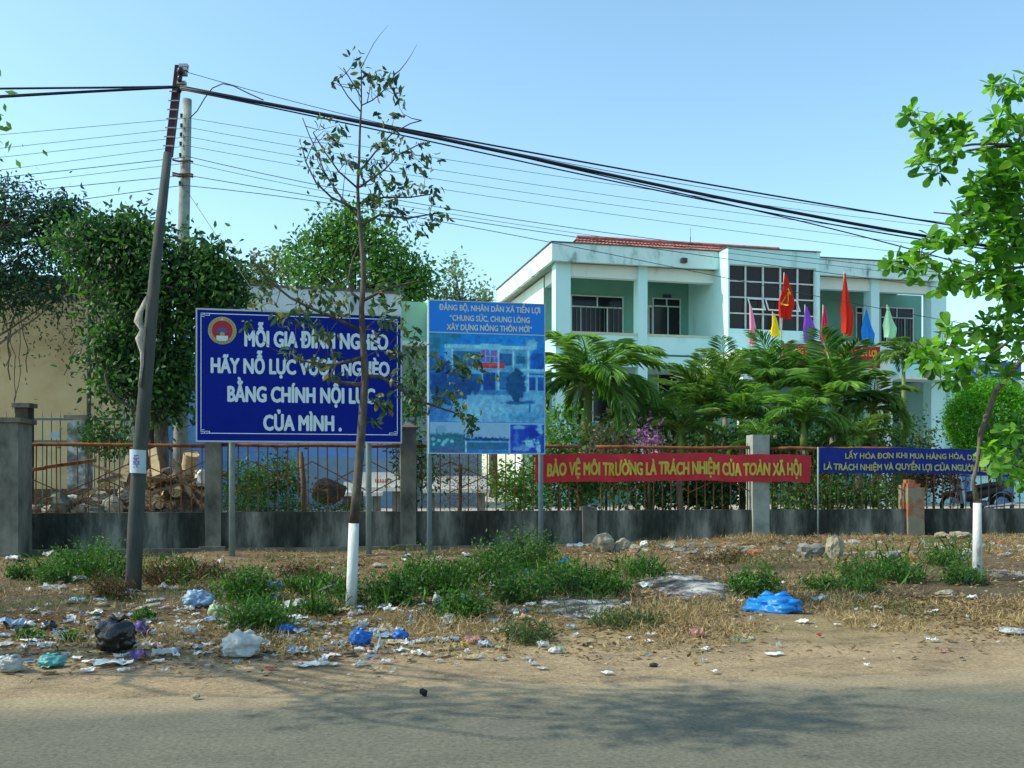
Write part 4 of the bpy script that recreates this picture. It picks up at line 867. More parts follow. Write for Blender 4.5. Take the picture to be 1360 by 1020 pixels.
def pillar(px0, px1, top, D, label, m, capm):
    a, b = P(px0, HZ, D).x, P(px1, HZ, D).x; zt = Z(top, D); w = b - a
    r = thing('gate_pillar', label, 'pillar', ((a + b) / 2, D + w / 2, YARD))
    obj('shaft', MB().box((a, D, YARD - .1), (b, D + w, zt)), m, r); obj('cap', MB().box((a - .05, D - .05, zt), (b + .05, D + w + .05, zt + .09)), capm, r)
pillar(89, 113, 557, 20.8, 'slim gate pillar with peeling white paint behind the firewood', mat('peeling_white', [(.06, .06, .05), (.18, .19, .18), (.5, .53, .54)], scale=2.2, pos=[.38, .5, .62], rough=.9), M_foot)
pillar(20, 37, 541, 20.5, 'narrow dark brown pillar behind the large gate pier', mat('dark_brown_render', [(.03, .025, .02), (.08, .065, .05)], scale=3, rough=.95), M_foot)
# ------------------------------------------------------------------ trees
def tree(name, label, base, trunk, blobs, per, leaf, m, r0=.16, out=.16, limbs=6, wid=.5, tone=(.15, .85), group=None, shape='diamond', shell=.5, droop=.2, bark=None):
    r = thing(name, label, 'tree' if 'tree' in name or 'sapling' in name else 'shrub', base, 0, group)
    mb = MB(); pts = [Vector(p) for p in trunk]; n = len(pts); mb.tube(pts, [r0 * (1 - .6 * i / max(1, n - 1)) for i in range(n)], 10)
    for c, rr in blobs:
        for _ in range(limbs):
            u = Vector(RN.normal(size=3)).normalized(); q = Vector(c) + Vector((u.x * rr[0], u.y * rr[1], u.z * rr[2])) * .75
            a = min(pts[1:] if n > 1 else pts, key=lambda p: (p - q).length + (2 if p.z > q.z else 0)); branch_to(mb, a, q, r0 * .28, .008)
    obj('trunk', mb, bark or M_bark, r, smooth=True)
    mb = MB(); crown(mb, blobs, per, leaf, wid, droop, tone, shape, shell, out); obj('crown', mb, m, r); return r
def pb(px, py, D, rx, ry, dz=None):
    k = D / F; return (tuple(P(px, py, D)), (rx * k, (dz or (rx + ry) / 2) * k, ry * k))
def gp(px, D, z=YARD): p = P(px, HZ, D); return Vector((p.x, D, z))
# dense bushy tree behind the leaning pole
D = 20.2
tree('bushy_tree', 'dense dark green bushy tree behind the leaning pole', gp(215, D), [gp(215, D), P(214, 560, D), P(205, 480, D), P(200, 400, D)],
     [pb(148, 352, D, 42, 36), pb(205, 345, D, 55, 40), pb(262, 378, D - .3, 42, 36), pb(170, 420, D, 44, 54), pb(230, 435, D, 36, 58), pb(155, 485, D - .4, 30, 34), pb(198, 520, D - .2, 34, 46), pb(118, 322, D, 22, 17), pb(225, 510, D, 18, 36), pb(278, 354, D, 16, 14), pb(170, 312, D, 30, 12), pb(200, 390, D + .5, 70, 60), pb(205, 470, D + .4, 42, 60), pb(298, 385, D, 14, 20)], 1500, .145, L_dark, r0=.17, limbs=5, wid=.42, droop=.5, shape='long', tone=(.0, .9))
tree('bright_shrub_tree', 'yellow green leafy crown top in front of the dark trees', gp(118, 21.3), [gp(118, 21.3), P(118, 400, 21.3), P(110, 330, 21.3)],
     [pb(98, 325, 21.0, 28, 14), pb(128, 322, 21.1, 26, 14), pb(188, 322, 20.0, 14, 12)], 420, .13, L_light, r0=.06, limbs=4, wid=.5)
# dark tree at the top left
D = 23.6
tree('feathery_tree', 'dark feathery tree against the sky at the left edge', gp(-40, D), [gp(-40, D), P(-35, 480, D), P(-20, 380, D), P(-5, 320, D)],
     [pb(-60, 290, D, 60, 50), pb(10, 275, D, 38, 36), pb(45, 330, D, 52, 40), pb(-20, 350, D, 60, 46), pb(65, 300, D, 18, 22), pb(60, 375, D, 52, 32), pb(0, 385, D, 45, 28), pb(84, 283, D, 8, 8)], 1500, .13, L_far, r0=.2, limbs=4, wid=.42, droop=.35, shell=.25)
# hanging bare creepers on the cream wall
r = thing('hanging_creeper', 'bare hanging creeper stems in front of the cream wall', 'creeper', gp(40, 24.4, YARD)); mb = MB()
for i in range(16):
    x0 = random.uniform(-60, 150); y0 = random.uniform(375, 420); L = random.uniform(40, 150); x = x0; pts = []
    for k in range(8): pts.append(P(x, y0 + L * k / 7, 24.4 + random.uniform(-.1, .1))); x += random.uniform(-7, 7)
    mb.tube(pts, random.uniform(.006, .016), 5)
obj('stem', mb, M_twig, r)
mb = MB(); n = 900; pts = np.array([P(random.uniform(-60, 150), 380 + abs(random.gauss(0, 45)), 24.4 + random.uniform(-.3, .3)) for _ in range(n)]); add_leaves(mb, pts, RN.normal(size=(n, 3)) - np.array([0, 0, .8]), RN.uniform(.07, .15, n), .05, RN.random(n) * .7)
obj('leaf', mb, L_olive, r)
# trees behind
D = 44
tree('round_crowned_tree', 'round bright green tree rising behind the blue house', gp(470, D), [gp(470, D), P(470, 480, D), P(468, 400, D), P(470, 340, D)],
     [pb(440, 335, D, 48, 40), pb(495, 330, D, 42, 40), pb(470, 305, D, 36, 24), pb(415, 350, D, 30, 32), pb(530, 365, D, 36, 28), pb(470, 370, D, 75, 30), pb(552, 380, D, 14, 18)], 1150, .26, L_mid, r0=.3, limbs=6, wid=.5, tone=(.1, 1))
tree('sparse_tree', 'pale sparse tree above the photo billboard', gp(612, D), [gp(612, D), P(612, 470, D), P(612, 400, D)],
     [pb(600, 378, D, 20, 18), pb(622, 392, D, 24, 14), pb(607, 360, D, 12, 10), pb(585, 395, D, 14, 10), pb(645, 398, D, 10, 8)], 230, .2, leafmat('pale_leaves', [(.09, .16, .06), (.16, .26, .10), (.24, .34, .15)]), r0=.14, limbs=5, wid=.5, tone=(.2, 1), shell=.2)
tree('hazy_tree', 'faint olive tree top left of the round crowned tree', gp(355, 52), [gp(355, 52), P(355, 450, 52), P(355, 380, 52)],
     [pb(345, 362, 52, 26, 20), pb(372, 358, 52, 16, 22), pb(318, 372, 52, 16, 12)], 420, .3, L_olive, r0=.2, limbs=5, tone=(.4, 1), shell=.2)
tree('background_tree', 'dark green tree between the blue house and the office', gp(655, 50), [gp(655, 50), P(655, 520, 50), P(655, 450, 50)],
     [pb(640, 440, 50, 55, 30), pb(675, 460, 50, 30, 40), pb(600, 450, 50, 40, 30)], 700, .3, L_mid, r0=.25, limbs=4)
tree('corner_shrub', 'dark shrub behind the fence pier right of the blue sign', gp(552, 20.5), [gp(552, 20.5), P(550, 600, 20.5), P(552, 540, 20.5)],
     [pb(553, 500, 20.5, 18, 42), pb(550, 570, 20.5, 16, 45), pb(556, 620, 20.4, 16, 28)], 620, .12, L_dark, r0=.05, limbs=5, wid=.45, tone=(.1, 1))

# attach leaf clusters to a skeleton: each cluster grows a twig from the nearest wood
def grow(mb, nodes, targets, r_tip, taper=.45, bend=.12, low=.6, rmax=.03):
    nodes = list(nodes); out = []
    tg = sorted(targets, key=lambda t: min((Vector(t[0]) - n[0]).length for n in nodes))
    for t, w in tg:
        t = Vector(t); b = min(nodes, key=lambda n: (n[0] - t).length + low * max(0, n[0].z - t.z + .05) + .12 * (n[1] < .004))
        L = (t - b[0]).length; r0 = min(b[1] * .8, rmax, r_tip + L * .007); j = Vector(RN.normal(size=3)) * L * bend + Vector((0, 0, -L * .06)); k = max(2, int(L / .12))
        pts = [b[0].lerp(t, i / k) + j * sin(pi * i / k) for i in range(k + 1)]; rr = [r0 + (r_tip - r0) * i / k for i in range(k + 1)]
        mb.tube(pts, rr, 5)
        for p, q in list(zip(pts, rr))[1:]: nodes.append((p, q))
        out.append((t, (pts[-1] - pts[-2]).normalized(), w))
    return out
# sapling with white washed foot
D = 10.05; b0 = G(466, 812)
T = [(466, 812, .058), (468, 760, .054), (470, 695, .051), (474, 650, .046), (478, 600, .045), (482, 545, .042), (485, 500, .038), (482, 450, .032), (480, 410, .029), (483, 370, .028), (481, 330, .024), (477, 290, .02), (475, 250, .016), (477, 210, .013), (478, 175, .011), (480, 140, .008), (480, 100, .005), (479, 82, .003)]
r = thing('sapling', 'slender sapling with lime washed foot in front of the blue sign', 'tree', b0)
tp = [P(x, y, D) for x, y, _ in T]; tp[0].z = b0.z - .08
mb = MB(); mb.tube(tp[:3], [q[2] + .002 for q in T[:3]], 12); obj('painted_foot', mb, M_lime, r, smooth=True)
mb = MB(); mb.tube([tp[2]] + tp[3:], [q[2] for q in T[2:]], 10); nodes = []
for i in range(4, len(tp) - 1):
    for k in range(4): nodes.append((tp[i].lerp(tp[i + 1], k / 4), T[i][2]))
def br(px, dz=0.):
    pts = [P(x, y, D + dz * i) for i, (x, y) in enumerate(px)]; a = min(nodes, key=lambda n: (n[0] - pts[0]).length); rr = [max(.004, a[1] * .55 * (1 - i / len(pts))) + .002 for i in range(len(pts))]
    pts[0] = a[0]; mb.tube(pts, rr, 6)
    for p, q, p2 in zip(pts[1:], rr[1:], pts[:-1]): nodes.append((p, q)); nodes.append(((p + p2) / 2, q))
for q, dz in (([(477, 292), (455, 265), (432, 232), (420, 200), (410, 178), (402, 157)], .05), ([(475, 255), (450, 228), (430, 200), (416, 176)], -.06), ([(470, 285), (440, 262), (420, 243), (406, 215), (402, 198)], -.03), ([(476, 235), (500, 200), (520, 178), (545, 164), (560, 160)], .05),
              ([(478, 250), (510, 226), (530, 205), (560, 190)], -.05), ([(478, 148), (462, 128), (452, 112), (447, 106)], .03), ([(480, 135), (495, 133), (512, 118), (525, 98)], .03), ([(478, 130), (465, 105), (456, 90)], -.03),
              ([(485, 500), (505, 500), (530, 515), (550, 530), (585, 542), (610, 550), (628, 565)], .03), ([(485, 478), (455, 482), (430, 486), (400, 478), (388, 470)], .04), ([(485, 512), (455, 509), (442, 506), (441, 495), (448, 482)], -.04),
              ([(481, 440), (450, 425), (410, 408), (385, 395), (360, 375), (340, 352), (332, 343)], -.06), ([(482, 405), (468, 390), (462, 375), (468, 345), (478, 320)], .03), ([(482, 400), (510, 385), (535, 378), (560, 372)], -.05), ([(478, 300), (505, 285), (540, 290), (570, 285), (585, 283)], .06), ([(476, 270), (510, 262), (545, 262), (572, 258)], .05)): br(q, dz)
z4 = [(540,65),(550,120),(430,190),(500,220),(600,155),(660,160),(700,160),(740,150),(690,190),(735,235),(745,255),(760,285),(665,385),(735,390),(345,400),(445,435),(385,465),(400,535),(410,520),(395,550),(440,480),(260,525),(325,590),(310,660),(385,680),(270,605),(390,720),(490,615),(480,600),(520,610),(690,500),(680,515),(660,545),(650,530),(700,560),(670,590),(740,580),(635,610),(650,650),(590,660),(570,645),(620,680),(655,725),(710,725),(745,735),(795,745),(830,750),(790,640),(820,650),(880,640),(890,590),(930,590),(800,545),(880,510),(750,495),(910,690),(920,785),(940,775),(740,810),(730,800),(635,780),(620,765),(590,780),(580,840),(700,870),(650,850),(780,860),(930,910),(985,900),(890,950),(870,985),(770,920),(910,940),(460,590),(610,180),(620,240)]
cl = [(340 + x / 4, 60 + y / 4) for x, y in z4]
cl += [(330,350),(336,343),(345,365),(352,378),(355,390),(342,385),(380,375),(345,400),(395,405),(412,398),(425,380),(430,390),(380,425),(392,432),(405,420),(418,428),(430,412),(440,395),(447,405),(450,385),(437,440),(425,438),(410,410),(460,395),(500,395),(510,405),(530,385),(524,372),(500,380),(505,425),(515,425),(525,432),(498,440),(513,462),(440,465),(372,420),(400,392),(452,415),(505,395),(534,400),(330,432)]
cl += [(602,480),(615,490),(610,500),(598,515),(622,480),(632,476),(640,495),(582,527),(594,526),(607,540),(615,550),(622,557),(630,562),(626,568),(585,472),(600,490),(560,540),(515,540),(505,530),(495,560),(500,525),(530,520),(545,470),(552,455),(552,500),(540,440),(530,470),(520,500),(388,470),(400,476),(440,490),(425,480)]
tg = [(P(x + random.uniform(-3, 3), y + random.uniform(-3, 3), D + random.uniform(-.35, .35)), 1) for x, y in cl]
res = grow(mb, nodes, tg, .0022, rmax=.012)
for _ in range(26):                    # bare twig ends
    a = random.choice(nodes[40:]); q = a[0] + Vector((random.uniform(-.3, .3), random.uniform(-.2, .2), random.uniform(.05, .4))); branch_to(mb, a[0], q, min(a[1], .006), .0015, n=4, seg=4)
obj('trunk', mb, mat('dark_sapling_bark', [(.035, .03, .025), (.085, .072, .06), (.14, .12, .1)], scale=12, stretch=(1, 1, .4), bump=.5, rough=.95), r, smooth=True)
mb = MB()
for t, d, w in res:
    n = random.randint(6, 10) if t.z > 3 else random.randint(8, 13); s = .085 if t.z > 3.6 else .095
    pts = np.array([t] * n) + RN.normal(size=(n, 3)) * np.array([.045, .045, .03]); dd = np.array([d] * n) * .5 + RN.normal(size=(n, 3)) * .6 + np.array([.15, 0, -.75])
    sz = s * RN.uniform(.7, 1.4, n); add_leaves(mb, pts, dd, sz, sz * .4, np.clip(RN.normal(.45, .3, n), 0, 1), 'long', curl=.25)
obj('crown', mb, leafmat('sapling_leaves', [(.012, .035, .016), (.03, .075, .028), (.075, .14, .04), (.2, .17, .05)]), r)
# almond tree at the right
D = 12.9; b0 = G(1298, 770); D = b0.y
T = [(1298, 772, .062), (1298, 700, .058), (1299, 600, .05)]
r = thing('almond_tree', 'tropical almond tree with white painted trunk at the right edge', 'tree', b0)
T2 = [(1299, 600, .05), (1294, 668, .05), (1292, 640, .045), (1298, 615, .042), (1303, 575, .04), (1322, 520, .04), (1372, 460, .04), (1400, 350, .045), (1395, 270, .045), (1375, 225, .035), (1362, 195, .028), (1372, 150, .02), (1390, 105, .015)]
mb = MB(); q = P(1298, 668, D); mb.tube([b0 - Vector((0, 0, .1)), P(1298, 715, D), q], [.062, .055, .05], 12); obj('painted_foot', mb, M_lime, r, smooth=True)
mb = MB(); pts = [q] + [P(x, y, D) for x, y, _ in T2[2:]]; rr = [.038, .026, .022, .036, .034, .032, .032, .03, .028, .024, .02, .014]; mb.tube(pts, rr, 10); nodes = []
for i in range(2, len(pts) - 1):
    for k in range(4): nodes.append((pts[i].lerp(pts[i + 1], k / 4), rr[i]))
def br(px, dz=0., r0=.02):
    pts = [P(x, y, D + dz * i) for i, (x, y) in enumerate(px)]; a = min(nodes, key=lambda n: (n[0] - pts[0]).length); pts[0] = a[0]
    rr = [r0 * (1 - .75 * i / len(pts)) for i in range(len(pts))]; mb.tube(pts, rr, 6)
    for p, q_, p2 in zip(pts[1:], rr[1:], pts[:-1]): nodes.append((p, q_)); nodes.append(((p + p2) / 2, q_))
br([(1346, 195), (1335, 192), (1310, 191), (1290, 192), (1268, 196), (1250, 185), (1225, 168), (1205, 155)], -.04); br([(1340, 196), (1310, 196), (1285, 200), (1262, 212), (1245, 220)], .05); br([(1358, 225), (1348, 195), (1362, 165)], .02)
br([(1372, 150), (1362, 122), (1345, 120), (1328, 114)], .03); br([(1366, 270), (1320, 293), (1280, 286), (1240, 282)], -.05, .018); br([(1366, 280), (1330, 290), (1290, 316), (1262, 322), (1230, 340), (1195, 348)], .04, .022); br([(1352, 350), (1310, 360), (1285, 370), (1262, 366), (1218, 350)], -.05)
br([(1340, 400), (1345, 450), (1310, 475), (1280, 480), (1250, 472), (1228, 468)], .05, .02); br([(1330, 430), (1300, 445), (1265, 440), (1248, 440)], -.05); br([(1301, 560), (1325, 575), (1345, 590), (1365, 600)], .04, .016)
cl = [(1205,155),(1212,148),(1222,165),(1235,175),(1242,168),(1228,182),(1252,180),(1265,175),(1274,163),(1280,178),(1258,190),(1262,202),(1228,205),(1238,212),(1245,220),(1222,217),(1236,228),(1250,230),(1272,196),(1284,180),(1318,114),(1327,112),(1337,120),(1352,115),(1342,125),
      (1322,157),(1330,165),(1340,155),(1348,165),(1328,178),(1335,182),(1318,185),(1355,185),(1358,205),(1325,208),(1340,215),(1352,225),(1330,230),(1318,228),(1306,238),(1298,245),(1320,248),(1335,245),(1348,245),(1356,255),(1340,262),(1326,266),(1312,262),(1300,258),(1292,256),(1330,275),(1348,275),(1310,275),
      (1275,283),(1284,282),(1290,295),(1300,290),(1312,290),(1325,290),(1340,290),(1355,290),(1294,305),(1230,315),(1238,318),(1225,330),(1245,320),(1222,338),(1258,322),(1270,312),(1190,345),(1182,352),(1200,348),(1214,355),(1222,345),(1218,368),(1248,365),(1258,360),(1268,356),(1250,380),(1262,376),(1275,365),(1285,372),(1294,375),(1305,365),(1312,356),(1325,362),(1338,360),(1350,370),(1320,385),(1338,385),(1352,395),(1300,345),(1318,330),(1332,320),(1348,325),(1310,315),(1325,340),(1345,345),(1356,330),(1290,330),(1330,305),(1350,308),(1345,410),(1355,420),(1340,425),
      (1225,465),(1215,475),(1232,472),(1240,462),(1250,440),(1260,435),(1268,445),(1256,455),(1272,460),(1245,480),(1235,485),(1255,490),(1268,492),(1250,505),(1272,502),(1283,482),(1290,492),(1295,445),(1300,435),(1308,425),(1318,418),(1328,425),(1310,445),(1322,445),(1335,440),(1345,440),(1300,460),(1315,460),(1330,455),(1350,455),(1290,470),(1308,480),(1325,475),(1340,480),(1352,475),(1340,500),(1330,495),
      (1340,575),(1352,565),(1330,590),(1345,600),(1320,605),(1312,598),(1335,612),(1350,620),(1358,605),(1325,622),(1342,632),(1318,615),(1355,640),(1308,610)]
cl += [(x + random.uniform(8, 90), y + random.uniform(-25, 25)) for x, y in cl if x > 1325]
cl += [(x + random.uniform(-16, 16), y + random.uniform(-14, 14)) for x, y in cl if x > 1290 and 200 < y < 400]
res = grow(mb, nodes, [(P(x, y, D + random.uniform(-.55, .55)), 1) for x, y in cl], .005, rmax=.018)
obj('trunk', mb, M_bark, r, smooth=True)
mb = MB()
for t, d, w in res:
    n = random.randint(8, 12); a = np.linspace(0, 2 * pi, n, endpoint=False) + random.random() * 6; d_ = np.array(d); d_ = d_ / np.linalg.norm(d_); e1 = np.cross(d_, [.3, .8, .5]); e1 /= np.linalg.norm(e1); e2 = np.cross(d_, e1)
    dd = np.cos(a)[:, None] * e1 + np.sin(a)[:, None] * e2 + d_ * RN.uniform(.1, .9, (n, 1)) + RN.normal(size=(n, 3)) * .22 - np.array([0, 0, .2])
    sz = RN.uniform(.12, .23, n); low = t.z < 3.4
    add_leaves(mb, np.array([t] * n) + RN.normal(size=(n, 3)) * .018, dd, sz, sz * .55, np.clip(RN.normal(.5, .28, n), 0, 1), 'obovate', curl=.2, up=np.array([[0, 0, 1.4]]))
obj('crown', mb, leafmat('almond_leaves', [(.03, .10, .018), (.075, .22, .028), (.16, .37, .04), (.26, .46, .07)], trans=.5), r)
# tree just outside the left edge whose shadow falls over the road
r = thing('roadside_tree', 'light green roadside tree reaching in at the left edge', 'tree', W(-5.0, 7.6, 0)); c0 = Vector((-6.3, 6.9, 0)); mb = MB()
tk = [c0 + Vector((0, 0, -.1)), c0 + Vector((.05, .05, 2)), c0 + Vector((0, .1, 3.6)), c0 + Vector((.1, .2, 5.2))]; mb.tube(tk, [.13, .11, .09, .05], 10)
bl_ = [((-6.0, 5.4, 5.2), (.4, .3, .3)), ((-4.55, 5.2, 5.6), (.8, .5, .42)), ((-5.0, 4.7, 5.9), (.35, .3, .25)), ((-7.6, 6.6, 5.2), (.45, .4, .4)), ((-4.98, 9.0, 4.86), (.2, .25, .2)), ((-5.15, 9.1, 4.6), (.2, .3, .25))]
for c, q in bl_:
    for _ in range(4): branch_to(mb, tk[-2 if c[2] > 5 else -3], Vector(c) + Vector(RN.normal(size=3)) * .3 * min(q), .03, .006)
obj('trunk', mb, M_bark, r, smooth=True); mb = MB(); crown(mb, bl_[:4], 400, .13, .5); crown(mb, bl_[4:], 95, .1, .5, shell=.2, tone=(.5, 1)); obj('crown', mb, L_mid, r)

# ------------------------------------------------------------------ palms
def palm(px, base_py, cpx, cpy, D, Lpx, label, nf=12, trunk_r=.07, shaft=.25, m=None, elev=(25, 80), droop=1.0, leafw=.03, az0=0., tm=None, dense=34, leaflen=.42, seed=0):
    elev = (elev[0] + 14, elev[1] + 6); droop *= .85; dense = int(dense * 1.15)
    rnd = random.Random(seed or int(cpx)); k = D / F; base = gp(px, D); c = P(cpx, cpy, D); L = Lpx * k
    r = thing('palm', label, 'palm', base, 0, 'palms in the yard before the office')
    s0 = c.lerp(base, shaft); mb = MB(); mb.tube([base - Vector((0, 0, .1)), base.lerp(s0, .5) + Vector((rnd.uniform(-.04, .04), 0, 0)), s0], [trunk_r * 1.25, trunk_r, trunk_r * .9], 10); obj('trunk', mb, tm or mat('ringed_palm_trunk', [(.12, .105, .08), (.24, .21, .16)], scale=6, stretch=(.3, .3, 3), rough=.9, bump=.4), r, smooth=True)
    mb = MB(); mb.tube([s0 - Vector((0, 0, .03)), s0.lerp(c, .4), c], [trunk_r * 1.15, trunk_r * 1.05, trunk_r * .55], 10); obj('crownshaft', mb, mat('green_crownshaft', [(.1, .17, .03), (.2, .27, .06)], scale=3, rough=.5), r, smooth=True)
    for i in range(nf):
        az = az0 + 2 * pi * i / nf * 1.0 + rnd.uniform(-.25, .25); u = (i * .618) % 1; el = R(elev[0] + (elev[1] - elev[0]) * u); l = L * rnd.uniform(.85, 1.12)
        h = Vector((cos(az), sin(az), 0)); pts = []; p = c.copy(); e = el; n = 10; step = l / n
        for j in range(n + 1):
            pts.append(p.copy()); p = p + (h * cos(e) + Vector((0, 0, sin(e)))) * step; e -= R(7.2 * droop) * (1 + .08 * j) * (1.15 - u * .5)
        mb = MB(); mb.tube(pts, [.018 * L * (1 - .85 * j / n) + .003 for j in range(n + 1)], 5, tone=.75)
        A = []; Dd = []; Sz = []; side = h.cross(Vector((0, 0, 1)))
        for q in range(dense):
            s = .1 + .9 * (q + .5) / dense; f = s * n; j = min(n - 1, int(f)); pos = pts[j].lerp(pts[j + 1], f - j); tg_ = (pts[j + 1] - pts[j]).normalized(); nm = side.cross(tg_).normalized(); 
            ll = l * leaflen * (sin(pi * min(1, .12 + s * .8)) ** .6) * rnd.uniform(.85, 1.1)
            for sg in (-1, 1):
                A.append(pos); Dd.append(tg_ * (.75 + .5 * s) + side * sg * .75 + nm * .3 + Vector((rnd.uniform(-.1, .1), rnd.uniform(-.1, .1), -.28 - rnd.random() * .25))); Sz.append(ll)
        t0 = rnd.uniform(.1, .8); Sz = np.array(Sz)
        add_leaves(mb, np.array(A), np.array(Dd), Sz, leafw * np.clip(Sz / .35, .7, 1.2), np.clip(t0 + RN.normal(size=len(A)) * .12, 0, 1), 'blade', curl=.35, up=np.array([[0, 0, 2.5]]))
        obj('frond', mb, m or L_palm, r)
    return r
palm(768, 680, 783, 512, 21.2, 104, 'tall royal palm with green crownshaft right of the photo billboard', nf=16, trunk_r=.115, shaft=.42, elev=(-5, 72), dense=44, leafw=.036, droop=1.15)
palm(935, 640, 940, 560, 23.5, 88, 'tall fluffy upright palm in front of the porch left corner', nf=16, elev=(35, 85), m=L_palmy, droop=.6, dense=40)
palm(1028, 640, 1030, 520, 25, 78, 'palm fanning in front of the tower window', nf=14, elev=(20, 82), droop=.8, dense=38)
palm(1102, 640, 1108, 535, 22, 92, 'palm with one broad upright frond before the red porch banner', nf=13, elev=(15, 85), droop=.8, dense=42, leafw=.036)
palm(1201, 640, 1200, 478, 24.5, 46, 'slim yellow trunked palm beside the pale green flag', nf=12, trunk_r=.06, shaft=.5, elev=(10, 80), droop=1.5, m=L_palmy, tm=mat('yellow_palm_trunk', [(.22, .17, .05), (.36, .3, .1)], scale=4, stretch=(.3, .3, 3), rough=.7), dense=30)
palm(1164, 640, 1160, 545, 22.5, 66, 'yellowish palm drooping over the blue banner', nf=12, elev=(0, 70), droop=1.5, m=L_palmy, dense=34)
palm(1068, 640, 1067, 560, 20.8, 62, 'low palm behind the right end of the red banner', nf=12, elev=(10, 75), droop=1.2, dense=32)
palm(862, 640, 858, 560, 22.8, 70, 'low dark palm right of the royal palm', nf=12, elev=(5, 70), droop=1.2, dense=34)
palm(905, 640, 903, 575, 21, 58, 'small palm behind the middle of the red banner', nf=11, elev=(15, 75), droop=1.0, m=L_palmy, dense=32)
palm(985, 640, 984, 560, 22, 70, 'bushy palm left of the pale fence pier', nf=13, elev=(15, 80), droop=.9, dense=34)
palm(1140, 640, 1142, 590, 20.6, 52, 'short palm over the left half of the blue banner', nf=10, elev=(10, 70), droop=1.3, m=L_palmy, dense=30)
palm(1012, 640, 1010, 590, 20.5, 48, 'short palm close behind the pale fence pier', nf=10, elev=(10, 75), droop=1.1, dense=30)
palm(965, 640, 962, 500, 26.5, 52, 'slender palm showing above the fluffy one', nf=11, elev=(20, 80), droop=1.0, dense=30, m=L_palmy)

# ------------------------------------------------------------------ shrubs behind the fence
def shrub(name, px, py, D, rx, ry, per, leaf, m, label, tone=(.15, .9), wid=.5, blobs=None, shell=.4, group='shrubs behind the fence', out=.16):
    bb = blobs or [pb(px, py, D, rx, ry), pb(px - rx * .5, py + ry * .3, D - .2, rx * .6, ry * .6), pb(px + rx * .5, py + ry * .35, D + .2, rx * .6, ry * .6)]
    return tree(name, label, gp(px, D), [gp(px, D), P(px, py + ry * .5, D), P(px, py, D)], bb, per, leaf, m, r0=.03, limbs=5, wid=wid, tone=tone, group=group, shell=shell, out=out)
shrub('leafy_shrub', 742, 590, 20, 24, 60, 560, .12, L_light, 'bright leafy shrub right beside the photo billboard')
shrub('leafy_shrub', 690, 640, 19.4, 26, 36, 520, .1, L_light, 'light green shrub under the billboard near its right post')
shrub('leafy_shrub', 815, 610, 22, 42, 40, 600, .12, L_dark, 'dark shrub behind the royal palm trunk')
shrub('leafy_shrub', 805, 580, 21, 24, 16, 300, .1, leafmat('tan_leaves', [(.16, .15, .07), (.32, .28, .14), (.4, .36, .2)]), 'tan leaved croton bush beside the royal palm')
shrub('leafy_shrub', 880, 640, 21.5, 48, 40, 620, .12, L_dark, 'dark shrub below the middle of the red banner')
shrub('leafy_shrub', 955, 640, 21.6, 44, 42, 620, .12, L_dark, 'dark shrub left of the pale fence pier')
shrub('leafy_shrub', 925, 590, 24.5, 60, 40, 700, .13, L_dark, 'tall dark hedge plant below the porch corner')
shrub('leafy_shrub', 1050, 600, 23.5, 60, 50, 760, .13, L_dark, 'broad dark shrub between the two banners')
shrub('leafy_shrub', 1075, 650, 20.3, 36, 34, 520, .1, L_mid, 'mid green shrub filling the gap between the banners')
shrub('leafy_shrub', 1150, 650, 20.6, 50, 34, 620, .1, L_mid, 'mid green shrub below the left half of the blue banner')
shrub('leafy_shrub', 1150, 585, 23.8, 50, 40, 620, .13, L_dark, 'dark shrub behind the yellowish drooping palm')
shrub('leafy_shrub', 1215, 600, 24.5, 22, 46, 480, .12, L_olive, 'olive shrub in front of the office ground floor right end')
shrub('leafy_shrub', 1240, 632, 22, 26, 26, 300, .1, L_brown, 'dry brown brush beside the parked motorbike')
shrub('leafy_shrub', 862, 578, 20.2, 10, 12, 90, .09, leafmat('pink_blossom', [(.3, .1, .3), (.5, .2, .42), (.55, .3, .5)]), 'pink flowering twig above the red banner')
r = shrub('clipped_shrub', 1315, 560, 25, 50, 52, 34000, .07, leafmat('bright_topiary_leaves', [(.035, .15, .006), (.085, .29, .012), (.16, .44, .03)], trans=.35), 'bright green clipped round shrub right of the office', blobs=[pb(1313, 560, 25, 47, 52)], shell=.86, group=None, out=0.)
shrub('leafy_shrub', 1375, 600, 24, 30, 60, 500, .12, L_dark, 'dark shrub right of the clipped round shrub')
shrub('leafy_shrub', 365, 632, 23, 30, 34, 620, .1, L_dark, 'dark shrub under the left half of the blue sign')
shrub('leafy_shrub', 325, 640, 22, 24, 34, 420, .1, L_mid, 'mid green shrub beside the left post of the blue sign')
shrub('leafy_shrub', 140, 580, 20.6, 30, 26, 380, .1, L_dark, 'dark creeper bush around the white gate pillar')
shrub('weed_patch', 345, 668, 20.5, 52, 18, 520, .07, L_weed, 'low weeds behind the fence under the blue sign')
shrub('weed_patch', 445, 672, 21, 46, 10, 300, .06, L_weed, 'low grass behind the fence right of the leaning stake')
shrub('leafy_shrub', 985, 575, 26.5, 60, 42, 700, .14, L_mid, 'mid green shrub mass behind the bushy palm')
shrub('leafy_shrub', 1095, 575, 26, 50, 44, 700, .14, L_mid, 'mid green shrub mass behind the broad upright frond palm')
shrub('leafy_shrub', 868, 560, 25.5, 40, 40, 600, .14, L_mid, 'mid green shrub mass between royal palm and fluffy palm')
shrub('leafy_shrub', 760, 640, 20.4, 34, 36, 520, .1, L_dark, 'dark shrub behind the left end of the red banner')
